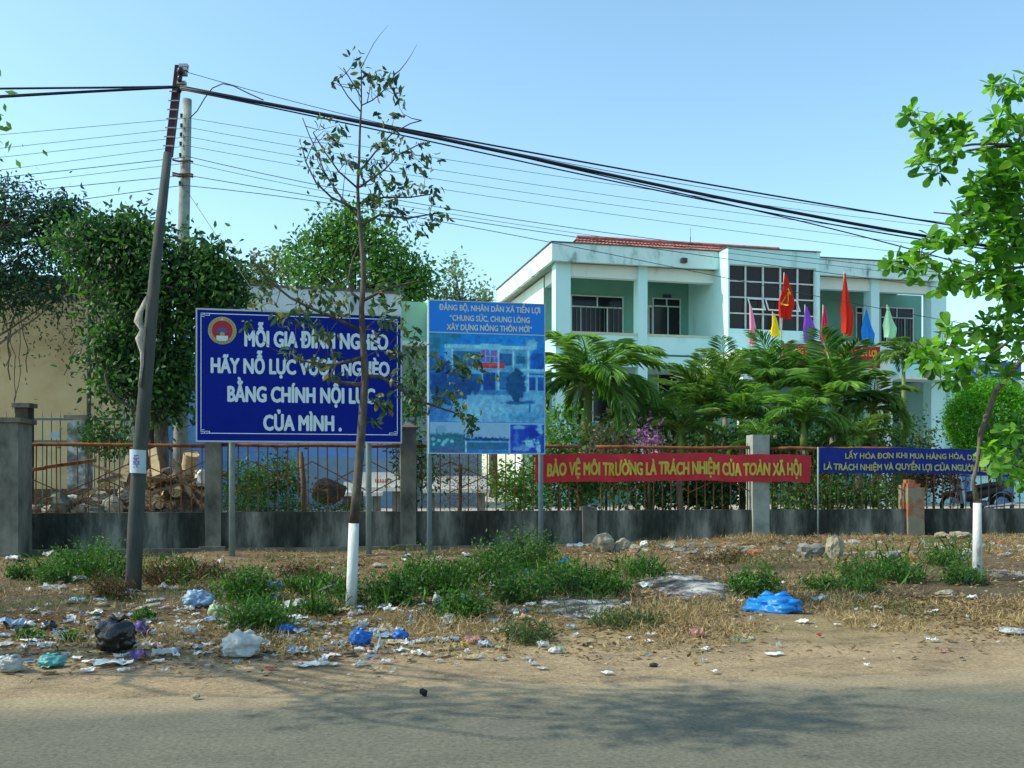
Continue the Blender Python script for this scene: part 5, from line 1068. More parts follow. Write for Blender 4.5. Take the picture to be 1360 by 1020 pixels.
# dead brushwood under the billboard
r = thing('dead_brush', 'dry bare brushwood behind the fence under the billboard', 'brushwood', gp(610, 19.3)); mb = MB(); q0 = gp(610, 19.3)
nodes = [(q0 + Vector((0, 0, z)), .03) for z in (.2, .5, .8, 1.1)]
mb.tube([q0, q0 + Vector((.03, 0, 1.2))], [.05, .03], 7)
grow(mb, nodes, [(P(random.uniform(560, 662), random.uniform(603, 685), 19.3 + random.uniform(-.5, .5)), 1) for _ in range(150)], .003, rmax=.015); obj('twig', mb, M_twig, r)
mb = MB(); n = 1500; pts = np.array([P(random.gauss(610, 28), random.gauss(640, 22), 19.3 + random.uniform(-.5, .5)) for _ in range(n)]); add_leaves(mb, pts, RN.normal(size=(n, 3)), RN.uniform(.03, .09, n), .012, RN.random(n)); obj('dead_leaves', mb, L_brown, r)
# ------------------------------------------------------------------ things in the yard
M_slab = paint('white_slab', (.66, .66, .62), rough=.85, var=.1)
def slab(px0, px1, y0, y1, y2, D, label, mark=False):
    a, b = P(px0, HZ, D).x, P(px1, HZ, D).x; z1, z0, z2 = Z(y0, D), Z(y1, D), Z(y2, D)
    r = thing('concrete_bench', label, 'bench', ((a + b) / 2, D, YARD))
    obj('backrest', MB().box((a, D + .5, z0), (b, D + .6, z1)), M_slab, r); obj('seat', MB().box((a, D, z2 + .1), (b, D + .5, z2 + .2)), M_slab, r)
    for u in (.12, .88): x = a + (b - a) * u; obj('leg', MB().box((x - .08, D + .06, YARD), (x + .08, D + .49, z2 + .1)), M_conc, r); obj('back_support', MB().box((x - .05, D + .605, YARD), (x + .05, D + .68, z0 + .1)), M_conc, r)
    if mark:
        mb = MB(); q = random.Random(3)
        for i in range(7): x = a + (b - a) * (.42 + i * .05); z = z0 + (z1 - z0) * .5; mb.box((x, D + .494, z - .05 * q.random() - .02), (x + .03, D + .498, z + .05)); mb.box((x + .02, D + .494, z - .03), (x + .07, D + .497, z - .012))
        obj('faded_marks', mb, paint('faded_red_paint', (.5, .18, .16)), r)
slab(466, 533, 627, 651, 658, 23.2, 'white concrete bench with faded red marks right of the sapling', True)
slab(560, 650, 632, 652, 660, 23.6, 'white concrete bench seen through the dead brushwood')
slab(452, 505, 640, 655, 664, 25.5, 'greyish concrete bench farther back behind the sapling')
mb = MB(); mb.tube([Pt(404, 682, 18.6), Pt(403, 640, 18.6), Pt(399, 600, 18.55)], [.055, .05, .045], 8); single('leaning_stake', mb, mat('brown_stake', [(.08, .05, .03), (.19, .125, .08)], scale=5, rough=.9), 'leaning brown wooden stake behind the fence under the blue sign', 'stake', smooth=True)
mb = MB(); q = gp(437, 24); mb.blob((q.x, q.y, 1.05), (.42, .3, .3), 5, amp=.3, n=3); single('rubble_mound', mb, mat('dark_rubble', [(.03, .025, .02), (.1, .08, .06)], scale=5, rough=.95), 'dark lump of rubble in front of the grey concrete bench', 'rubble')
# firewood and scrap
M_log = mat('log_bark', [(.06, .045, .03), (.15, .11, .075), (.22, .17, .12)], scale=7, rough=.95, bump=.6); M_cut = mat('cut_wood', [(.30, .22, .12), (.48, .36, .2), (.56, .44, .27)], scale=5, rough=.85)
def log(a, b, r0, label, m=M_log, cut=True):
    a, b = Vector(a), Vector(b); r = thing('log', label, 'log', a.lerp(b, .5) - Vector((0, 0, r0)), 0, 'firewood heaped behind the fence')
    mb = MB(); n = 4; mb.tube([a.lerp(b, i / n) + Vector(RN.normal(size=3)) * .012 for i in range(n + 1)], [r0 * random.uniform(.9, 1.1) for _ in range(n + 1)], 9, caps=False); obj('bark', mb, m, r, smooth=True)
    d = (b - a).normalized()
    for p, s in ((a, -1), (b, 1)): obj('cut_end', MB().tube([p - d * s * .05, p + d * s * .006], r0 * .93, 9), M_cut, r)
def plank(a, b, w, th, label, m=M_cut, name='plank', grp='firewood heaped behind the fence'):
    a, b = Vector(a), Vector(b); d = (b - a); s = d.cross(Vector((0, 1, .2))).normalized(); n = d.cross(s).normalized(); mb = MB(); k = 4
    for i in range(k):
        o = a.lerp(b, i / k) + Vector(RN.normal(size=3)) * .004; mb.obox(o - s * w / 2 * random.uniform(.9, 1.1), d / k * 1.02, s * w, n * th)
    single(name, mb, m, label, name, grp)
def pq(px, py, t): return Pt(px, py, t)
random.seed(11)
heap = [(238, 660, 'log with round pale cut end low on the right of the heap', .13), (222, 668, 'dark log under the round cut log', .11), (252, 618, 'fat pale stump piece standing at the right top of the heap', .15), (262, 640, 'stubby grey log beside the fat stump piece', .1), (228, 676, 'log lying flat at the foot of the heap', .1), (206, 672, 'thin log just right of the leaning pole', .08), (214, 640, 'log in the middle of the heap', .09), (266, 662, 'log end nearest the fence pier', .09)]
for px, py, lab, rr in heap:
    c = pq(px, py, 18.9 + random.uniform(0, .5)); d = Vector((random.uniform(-.6, .6), -.7, random.uniform(-.1, .3))).normalized() * random.uniform(.22, .4)
    if 'stump' in lab: d = Vector((.06, -.06, .2))
    log(c + d, c - d, rr, lab, m=M_cut if 'pale stump' in lab else M_log)
for i in range(16):
    c = pq(random.uniform(195, 270), random.uniform(630, 684), 19.1 + random.uniform(0, .9)); d = Vector((random.uniform(-1, 1), random.uniform(-.9, .9), random.uniform(-.25, .35))).normalized() * random.uniform(.3, .55)
    log(c + d, c - d, random.uniform(.05, .1), 'rough brown log lying deeper inside the firewood heap')
pl = [((204, 597), (209, 632), .16, 'bright yellow split board standing right of the paper notice'), ((207, 630), (214, 636), .2, 'pale broken board end below the bright split board'), ((173, 605), (164, 640), .14, 'yellow brown board leaning left of the paper notice'), ((176, 606), (170, 645), .1, 'narrow brown board leaning beside the notice'),
      ((180, 622), (95, 668), .07, 'long pale pole sloping down to the left from the notice'), ((160, 630), (130, 640), .06, 'short brown stick above the rubble'), ((118, 648), (58, 664), .05, 'thin grey stick low over the rubble'), ((228, 610), (258, 662), .09, 'grey bar leaning across the logs'), ((125, 617), (160, 632), .05, 'thin brown stick sloping right behind the bars'),
      ((196, 634), (252, 640), .05, 'thin stick lying level across the heap'), ((200, 655), (262, 636), .05, 'brown pole slanting up to the right over the logs')]
for (x0, y0), (x1, y1), w, lab in pl: plank(pq(x0, y0, 18.65 + random.uniform(0, .25)), pq(x1, y1, 18.6 + random.uniform(0, .3)), w, .035, lab, m=M_cut if 'yellow' in lab or 'pale' in lab else mat('grey_wood', [(.12, .09, .06), (.28, .22, .15)], scale=6, rough=.9))
plank(pq(38, 624, 18.75), pq(128, 611, 18.75), .06, .05, 'rusty angle iron leaning across the left bars', m=M_rust, name='angle_iron', grp=None)
# rubble blocks
M_rub = mat('pale_rubble', [(.18, .16, .13), (.38, .35, .29), (.5, .47, .4)], scale=3, rough=.95, bump=.6)
rb = [(80, 668, .2, .2, 'square grey block left in the rubble behind the fence', M_conc), (92, 662, .16, .1, 'white plastered lump on the grey block', M_slab), (132, 660, .2, .12, 'pale rubble lump left of the leaning pole', M_rub), (150, 672, .18, .16, 'light wedge of rubble low beside the pole', M_rub), (112, 676, .2, .1, 'flat pale rubble piece at the bottom of the pile', M_rub), (164, 658, .14, .14, 'pale rubble piece touching the pole', M_rub), (128, 678, .18, .12, 'grey rubble lump among pale pieces', M_conc), (100, 680, .15, .08, 'small pale rubble wedge', M_rub), (66, 678, .16, .1, 'dull rubble piece at the left end of the pile', M_rub), (268, 636, .12, .14, 'white lump near the fence pier', M_slab), (142, 684, .16, .1, 'pale rubble slab right at the wall top', M_rub), (40, 676, .12, .08, 'small rubble piece beside the gate pier', M_rub)]
for i, (px, py, w, h, lab, m) in enumerate(rb):
    c = pq(px, py, 18.75 + (i % 3) * .12); mb = MB(); mb.blob(c, (w, w * .8, h), i, amp=.5, freq=.9, n=2); single('rubble_piece', mb, m, lab, 'rubble', 'rubble heaped behind the fence')
mb = MB(); n = 60
for i in range(30): mb.grid(lambda u, v: W(sl + .2 + u * 3.9, 18.55 + v * 1.7, YARD - .05 + .75 * sin(pi * min(1, v * 1.1)) * (.35 + .8 * sm(.25, .9, u)) * sm(0, .2, u) + .12 * noise.noise(Vector((u * 14, v * 7, 2)))), 50, 20) if i == 0 else None
single('debris_mound', mb, mat('debris_earth', [(.035, .025, .018), (.1, .075, .05), (.2, .16, .11)], scale=7, rough=.95, bump=.8), 'dark mound of debris under the firewood and rubble', 'debris', smooth=True)
mb = MB(); n = 5200; uu, vv = RN.random(n), RN.random(n); pts = np.array([W(sl + .2 + u * 3.9, 18.5 + v * 1.6, YARD + random.random() ** 1.6 * (.4 + .7 * u)) for u, v in zip(uu, vv)]); add_leaves(mb, pts, RN.normal(size=(n, 3)), RN.uniform(.05, .22, n), .015, RN.random(n), 'long')
single('scrub_tangle', mb, L_brown, 'brown tangle of dead twigs over the debris mound', 'brushwood')

# motorbike parked behind the fence
def motorbike(px, D, label):
    o = gp(px, D); r = thing('motorbike', label, 'motorbike', o, R(6)); M_tyre = paint('black_rubber', (.012, .012, .012), rough=.9); M_blk = paint('black_plastic', (.015, .016, .018), rough=.35); M_chr = paint('chrome', (.5, .5, .52), rough=.2, metal=.9); M_pale = paint('pale_blue_plastic', (.40, .50, .58), rough=.35)
    def tor(cx, R0, r0, n=28, k=8):
        mb = MB(); vs = []
        for i in range(n):
            a = 2 * pi * i / n
            for j in range(k): b = 2 * pi * j / k; vs.append((cx + (R0 + r0 * cos(b)) * cos(a), r0 * sin(b), .3 + (R0 + r0 * cos(b)) * sin(a)))
        mb.add(vs, [(i * k + j, i * k + (j + 1) % k, ((i + 1) % n) * k + (j + 1) % k, ((i + 1) % n) * k + j) for i in range(n) for j in range(k)]); return mb
    def lo(name, mb, m, par=None, **kw): return obj(name, mb, m, par or r, local=True, **kw)
    for cx in (-.6, .62):
        w = lo('wheel', tor(cx, .25, .045), M_tyre, smooth=True); mb = MB(); mb.tube([(cx, -.05, .3), (cx, .05, .3)], .05, 10)
        for k in range(14): a = 2 * pi * k / 14; mb.tube([(cx, .03 * (-1) ** k, .3), (cx + .22 * cos(a), 0, .3 + .22 * sin(a))], .004, 4)
        lo('rim', mb, M_chr, w); 
    for cx, a0, a1 in ((-.6, .3, 2.6), (.62, .5, 2.9)):
        mb = MB(); pts = [(cx + .33 * cos(a), 0, .3 + .33 * sin(a)) for a in np.linspace(a0, a1, 10)]; 
        for p, q in zip(pts, pts[1:]): mb.obox(Vector(p) - Vector((0, .06, 0)), Vector(q) - Vector(p), (0, .12, 0), Vector((p[0] - cx, 0, p[2] - .3)) * .05)
        lo('mudguard', mb, M_blk)
    def loft(prof, m, name):
        mb = MB(); k = 10; vs = []
        for x, z, hy, hz in prof:
            for j in range(k): a = 2 * pi * j / k; vs.append((x, hy * cos(a), z + hz * sin(a)))
        mb.add(vs, [(i * k + j, i * k + (j + 1) % k, (i + 1) * k + (j + 1) % k, (i + 1) * k + j) for i in range(len(prof) - 1) for j in range(k)] + [tuple(range(k)), tuple(range((len(prof) - 1) * k, len(prof) * k))]); return lo(name, mb, m, smooth=True)
    loft([(-.30, .5, .05, .12), (-.1, .52, .09, .13), (.2, .6, .11, .13), (.5, .7, .1, .1), (.85, .78, .04, .04)], M_blk, 'body'); loft([(-.05, .72, .07, .04), (.15, .75, .12, .06), (.5, .8, .12, .06), (.75, .83, .06, .03)], M_blk, 'seat')
    loft([(-.12, .32, .08, .1), (.05, .3, .11, .12), (.22, .33, .08, .1)], paint('engine_grey', (.12, .12, .13), rough=.5, metal=.5), 'engine')
    mb = MB(); mb.obox((-.42, -.2, .35), (-.1, 0, .5), (.02, .4, 0), (.06, 0, .02)); mb.obox((-.54, -.13, .82), (-.06, 0, .16), (0, .26, 0), (.12, 0, .05)); lo('leg_shield', mb, M_pale)
    mb = MB(); mb.tube([(-.6, .06, .3), (-.46, .06, .9)], .02, 8); mb.tube([(-.6, -.06, .3), (-.46, -.06, .9)], .02, 8); lo('fork', mb, M_chr, smooth=True)
    mb = MB(); mb.tube([(-.38, -.33, .98), (-.46, -.15, 1.0), (-.48, 0, .95), (-.46, .15, 1.0), (-.38, .33, .98)], .014, 8); lo('handlebar', mb, M_blk, smooth=True)
    for s in (-1, 1): mb = MB(); mb.tube([(-.44, s * .2, 1.0), (-.46, s * .27, 1.16)], .006, 5); mb.blob((-.47, s * .28, 1.19), (.025, .06, .04), n=2, amp=0); lo('mirror', mb, M_chr, smooth=True)
    mb = MB(); mb.blob((-.6, 0, .9), (.05, .08, .07), n=2, amp=0); lo('headlight', mb, M_chr, smooth=True); mb = MB(); mb.tube([(.1, -.12, .26), (.4, -.13, .3), (.85, -.13, .36)], [.03, .045, .045], 9); lo('exhaust', mb, M_chr, smooth=True)
motorbike(1297, 22.6, 'dark parked motorbike with pale blue leg shield behind the fence')

# ------------------------------------------------------------------ verge: weeds, rocks, ash, litter
def weed(px, py, w, h, label, m=L_weed, n=900, leaf=.045, tone=(.1, .95), wid=.45):
    b = G(px, py); k = b.y / F; W_, H_ = w * k / 2, h * k; r = thing('weed_clump', label, 'weed', b, 0, 'green weed clumps on the verge')
    mb = MB(); tips = []
    for i in range(int(14 + w * .35)):
        a = random.uniform(0, 2 * pi); u = random.random() ** .6; x, y = b.x + cos(a) * u * W_ * .7, b.y + sin(a) * u * W_ * .55; z = g(x, y)
        q = Vector((x + cos(a) * W_ * .3 * random.random(), y + sin(a) * W_ * .2, z + H_ * random.uniform(.5, 1.05) * (1 - .45 * u))); mb.tube([(x, y, z - .02), Vector((x, y, z)).lerp(q, .5) + Vector((0, 0, .02)), q], [.005, .004, .002], 4); tips.append((Vector((x, y, z)), q))
    obj('stem', mb, mat('green_stem', [(.05, .09, .02), (.12, .16, .05)], scale=5), r)
    mb = MB(); per = n // len(tips)
    for a, q in tips:
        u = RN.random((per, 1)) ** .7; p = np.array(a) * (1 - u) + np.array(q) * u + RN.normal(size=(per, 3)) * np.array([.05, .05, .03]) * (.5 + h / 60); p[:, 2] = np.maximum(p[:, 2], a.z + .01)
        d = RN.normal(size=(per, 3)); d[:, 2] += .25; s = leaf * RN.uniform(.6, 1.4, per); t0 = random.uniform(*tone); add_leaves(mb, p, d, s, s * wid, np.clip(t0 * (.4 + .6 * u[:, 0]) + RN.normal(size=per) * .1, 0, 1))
    obj('leaves', mb, m, r)
random.seed(21)
WD = [(118, 768, 96, 50, 'bushy weeds against the wall left of the leaning pole', 1700), (70, 775, 50, 30, 'small weeds near the foot of the gate pier', 600), (28, 770, 40, 26, 'low weeds at the left edge below the gate pier', 450),
      (328, 800, 62, 54, 'dense green weeds just left of the sapling under the blue sign', 1300), (345, 838, 70, 40, 'lower weeds in the litter left of the white bag', 900), (415, 790, 66, 34, 'sparse weeds between the sign posts', 600), (420, 815, 50, 24, 'short weeds left of the sapling foot', 400),
      (520, 800, 70, 42, 'weeds right of the sapling foot', 900), (575, 790, 90, 58, 'broad weeds below the left billboard post', 1700), (610, 822, 80, 36, 'dark weeds with litter caught in front', 1000), (650, 775, 80, 60, 'tall weeds below the middle of the billboard', 1500), (700, 760, 84, 62, 'tallest weeds below the right billboard post', 1700), (690, 800, 80, 46, 'weeds with a blue wrapper in them', 1200), (745, 790, 90, 56, 'bright weeds in front of the boulders', 1600), (800, 790, 66, 44, 'yellow green weeds left of the ash patch', 1000), (855, 768, 50, 34, 'small weed tuft behind the ash patch', 500),
      (1002, 792, 62, 46, 'weed clump left of the blue bag', 900), (1090, 788, 44, 34, 'small weeds right of the blue bag', 500), (1170, 772, 110, 36, 'smooth low weed mat right of the gap', 1600), (1140, 785, 60, 24, 'weed mat edge nearest the road', 500), (1255, 742, 56, 26, 'weeds behind the white almond trunk', 600), (1278, 775, 56, 34, 'weeds left of the white almond trunk', 700), (40, 850, 30, 14, 'tiny weeds in the litter at the left edge', 180), (92, 852, 26, 12, 'tiny weeds left of the black bag', 150), (190, 825, 30, 18, 'tiny weeds right below the leaning pole', 200), (460, 800, 30, 50, 'wispy dusty weeds hugging the sapling foot', 350)]
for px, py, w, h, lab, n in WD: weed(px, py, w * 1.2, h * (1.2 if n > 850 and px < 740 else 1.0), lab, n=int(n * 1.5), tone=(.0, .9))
# brown dead weeds near the pole
for px, py, w, h, lab, n in ((150, 795, 70, 36, 'brown dead weeds left of the leaning pole', 700), (225, 775, 90, 40, 'brown dead weeds right of the leaning pole', 1000), (280, 770, 60, 30, 'dead brown weeds below the fence pier', 500), (400, 765, 90, 22, 'flattened brown weeds below the blue sign', 600), (960, 745, 110, 18, 'low dead weeds below the red banner end', 600), (830, 830, 130, 22, 'straw coloured tuft in front of the ash patch', 700), (700, 850, 90, 26, 'olive dry grass tuft below the weeds', 600)):
    weed(px, py, w, h, lab, m=L_brown if 'brown' in lab or 'dead' in lab else L_olive, n=n, leaf=.07, wid=.16)
# ash patches
M_ash = mat('burnt_ash', [(.03, .03, .03), (.13, .13, .13), (.34, .34, .33), (.46, .46, .44)], scale=5, stretch=(.8, 1, 1), rough=.95, pos=[.42, .51, .6, .72], bump=.5)
def ash(px, py, rx, ry, label, m=M_ash):
    c = G(px, py); a = rx * c.y / F; b_ = (G(px, py - ry) - G(px, py + ry)).y / 2; mb = MB()
    n, k = 48, 9; vs = []
    for j in range(k + 1):
        for i in range(n):
            t = 2 * pi * i / n; rr = j / k * (1 + .5 * noise.noise(Vector((cos(t) * 1.4, sin(t) * 1.4, px))) + .3 * noise.noise(Vector((cos(t) * 5, sin(t) * 5, px)))); x, y = c.x + a * rr * cos(t), c.y + b_ * rr * sin(t)
            vs.append((x, y, g(x, y) + .03 * (1 - (j / k) ** 2) - (.01 if j == k else -.008) + .02 * noise.noise(Vector((x * 7, y * 7, 0)))))
    mb.add(vs, [(j * n + i, j * n + (i + 1) % n, (j + 1) * n + (i + 1) % n, (j + 1) * n + i) for j in range(k) for i in range(n)]); single('ash_patch', mb, m, label, 'ash', smooth=True)
ash(910, 774, 52, 15, 'pale grey ash patch below the red banner'); ash(778, 806, 66, 11, 'grey ash patch in front of the weeds'); ash(1335, 762, 50, 8, 'grey ash patch right of the almond trunk')
# rocks
M_rock = mat('tan_rock', [(.16, .14, .10), (.30, .26, .19), (.40, .36, .28)], scale=3, rough=.95, bump=.7); M_rockg = mat('grey_rock', [(.09, .1, .095), (.19, .2, .185), (.27, .28, .26)], scale=3, rough=.95, bump=.7)
RK = [(802, 726, 30, 22, M_rock, 'large tan slanting boulder beside the broken pier stump'), (828, 728, 26, 16, M_rock, 'rounded pale boulder right of the slanting boulder'), (790, 712, 22, 9, M_rockg, 'flat grey stone on top behind the slanting boulder'), (843, 730, 16, 10, M_rock, 'small tan stone right of the boulders'), (855, 723, 10, 8, M_slab, 'small white stone beside the boulders'),
      (1079, 735, 38, 20, M_rockg, 'wide grey boulder between the banners'), (1109, 733, 22, 26, M_rock, 'upright pointed tan boulder right of the grey one'), (1186, 738, 20, 10, M_rockg, 'small bluish grey stone below the brick stump'), (1155, 728, 26, 10, M_rock, 'flat rubble pieces between boulder and brick stump'), (1172, 732, 20, 9, M_rock, 'crumbled rubble left of the bluish stone'), (1245, 700, 26, 10, M_rock, 'pale slab leaning by the wall right of the brick stump'), (1262, 704, 34, 12, M_rockg, 'dark slab piece beside the pale slab'), (1275, 713, 30, 9, M_rock, 'broken flat slab in front of the dark slab'), (1250, 712, 18, 8, M_rock, 'rubble lump between the slabs'), (1258, 790, 26, 9, M_rock, 'low tan stone in the dirt left of the blue cup'), (502, 752, 18, 6, M_rock, 'flat pale stone at the right sign post foot'), (562, 920, 10, 9, paint('black_lump', (.02, .02, .02), rough=.8), 'small black lump at the road edge'), (868, 884, 11, 6, paint('dark_lump', (.05, .04, .035), rough=.9), 'small dark clod near the road edge'), (446, 929, 7, 4, M_rock, 'small brown stone on the road edge'), (260, 925, 12, 5, M_rock, 'small flat stone on the sandy edge')]
for i, (px, py, w, h, m, lab) in enumerate(RK):
    c = G(px, py + h * .3); k = c.y / F; mb = MB(); mb.blob((c.x, c.y, c.z + h * k * .4), (w * k / 2, w * k * .4, h * k * .6), 30 + i, amp=.5, freq=.8, n=3); single('rock', mb, m, lab, 'rock', 'rocks and rubble along the wall' if py < 780 else None)
for i in range(190):
    px = random.choice([random.gauss(830, 60), random.gauss(950, 70), random.gauss(1150, 70), random.gauss(1290, 50)]); c = G(px, random.uniform(712, 738)); rr = random.uniform(.02, .1) * random.uniform(.5, 1.1); mb = MB(); mb.blob(c, (rr * 1.3, rr, rr * .6), i + 100, amp=.6, n=2)
    br_ = random.random() < .25; single('rubble_stone', mb, paint('orange_brick', (.36, .14, .07)) if br_ else random.choice([M_rock, M_rub, M_rockg]), 'orange brick crumb in the rubble below the wall' if br_ else 'small stone in the rubble strewn below the wall', 'stone', 'small stones below the wall')
# litter
def plastic(name, c, rough=.35, trans=.25): return paint('plastic_' + name, c, rough=rough, trans=trans, var=.1, spec=.5) if False else mat('plastic_' + name, [tuple(x * .85 for x in c), tuple(min(1, x * 1.1) for x in c)], scale=14, rough=rough, trans=trans, spec=.5, bump=.5, bscale=28)
PC = {'white': plastic('white', (.5, .52, .52)), 'grey_white': plastic('grey_white', (.42, .44, .42)), 'pale_blue': plastic('pale_blue', (.28, .4, .55)), 'blue': plastic('blue', (.012, .14, .50)), 'bright_blue': plastic('bright_blue', (.015, .26, .68)), 'black': plastic('black', (.012, .012, .014), .25, 0), 'purple': plastic('purple', (.12, .07, .28)), 'teal': plastic('teal', (.1, .36, .36)), 'red': plastic('red', (.45, .04, .05)), 'yellow': plastic('yellow', (.6, .45, .04)), 'pink': plastic('pink', (.5, .22, .22)), 'tan': plastic('tan', (.45, .36, .22), .8), 'lime': plastic('lime', (.36, .44, .26)), 'paper': plastic('paper', (.68, .7, .7), .85, .1)}
def bag(px, py, w, h, c, label, seed, name='plastic_bag', neck=True, lean=0., amp=.32, cat='plastic bag'):
    b = G(px, py); k = b.y / F; rx, rz = w * k / 2, h * k / 2; mb = MB(); mb.blob((b.x, b.y, b.z + rz * .82), (rx, rx * .8, rz), seed, amp=amp * .9, freq=1.5, flat=.7, n=4)
    rs = random.Random(seed); off = Vector((seed * 3.1, 1, 2))
    for i, v in enumerate(mb.v):
        d = Vector(v) - Vector((b.x, b.y, b.z + rz)); f = 1 + .10 * abs(noise.noise(d * (5 / max(rx, .01)) * .3 + off)) - .16 * abs(noise.noise(d * (2.2 / max(rx, .01)) + off)); mb.v[i] = (b.x + d.x * f + lean * (d.z + rz), b.y + d.y * f, b.z + rz + d.z * f)
    r = thing(name, label, cat, b); obj('body', mb, PC[c], r, smooth=True)
    if neck:
        mb = MB(); top = Vector((b.x + lean * rz * 2, b.y, b.z + rz * 1.72)); mb.tube([top - Vector((0, 0, rz * .3)), top], [rx * .28, rx * .12], 7)
        for a in (.4, 2.4): mb.tube([top, top + Vector((cos(a) * rx * .4, sin(a) * rx * .2, rz * .25)), top + Vector((cos(a) * rx * .65, sin(a) * rx * .3, rz * .1))], [rx * .1, rx * .13, .003], 5)
        obj('knot', mb, PC[c], r, smooth=True)
def scrap(px, py, w, h, c, label, seed, name='litter_scrap', cat='litter', group=None, up=.3, b=None):
    b = b or G(px, py); k = b.y / F; rs = random.Random(seed); off = Vector((seed * 1.7, 3, 4)); a = rs.uniform(0, pi); W_, L_ = w * k, w * k * rs.uniform(.45, .9); hh = h * k; mb = MB()
    def f(u, v):
        x, y = (u - .5) * W_, (v - .5) * L_; q = Vector((u * 2.2, v * 2.2, 0)) + off; x += .22 * W_ * noise.noise(q * .9); y += .22 * L_ * noise.noise(q * .9 + Vector((7, 0, 0)))
        z = hh * (.42 + .75 * noise.noise(q) + .4 * noise.noise(q * 2.3)); xx, yy = b.x + x * cos(a * .35) - y * sin(a * .35), b.y + x * sin(a * .35) + y * cos(a * .35); return Vector((xx, yy, g(xx, yy) + .012 + max(0, z)))
    mb.grid(f, 7, 6); single(name, mb, PC[c], label, cat, group)
bag(150, 866, 52, 48, 'black', 'shiny black rubbish bag in the litter below the leaning pole', 3, lean=.12); bag(186, 845, 26, 20, 'purple', 'small purple bag right behind the black bag', 4); bag(322, 872, 54, 34, 'white', 'large crumpled white bag left of the sapling', 5, amp=.5); bag(14, 892, 36, 22, 'grey_white', 'dirty white bag at the bottom left corner', 6, amp=.4)
bag(1030, 814, 74, 25, 'bright_blue', 'big bright blue plastic bag lying right of the ash patch', 7, amp=.45, lean=-.05); bag(68, 886, 34, 18, 'teal', 'teal blue bag at the left edge of the litter', 8, amp=.45); bag(478, 858, 30, 24, 'blue', 'blue bag crumpled at the sapling foot', 9, amp=.4); bag(262, 806, 34, 22, 'pale_blue', 'pale bag with two peaks left of the weeds', 10, amp=.6); bag(286, 824, 18, 24, 'lime', 'pale yellowish bag standing before the weeds', 11, amp=.4)
bag(394, 812, 34, 18, 'grey_white', 'translucent crumpled bag left of the sapling foot', 12, neck=False, amp=.45); bag(532, 850, 22, 14, 'blue', 'small blue bag right of the sapling', 13); bag(580, 806, 13, 20, 'white', 'small upright white bag in the weeds', 14); bag(596, 828, 26, 14, 'grey_white', 'grey film bag below the weeds', 15, neck=False); bag(440, 792, 18, 20, 'purple', 'dusky blue bag left of the white sapling trunk', 16, amp=.4)
bag(1287, 775, 14, 11, 'bright_blue', 'small blue bag at the almond trunk foot', 17); bag(660, 785, 22, 14, 'grey_white', 'pale film bag caught under the weeds', 18, neck=False); bag(380, 840, 28, 12, 'blue', 'flat blue bag left of the sapling below the weeds', 19, neck=False); bag(738, 868, 18, 10, 'white', 'white carton with green end near the road', 20, neck=False, name='carton', cat='carton'); bag(1346, 842, 30, 9, 'white', 'flat white bag at the right edge of the dirt', 21, neck=False); bag(64, 838, 22, 14, 'black', 'small black bag left of the black rubbish bag', 22)
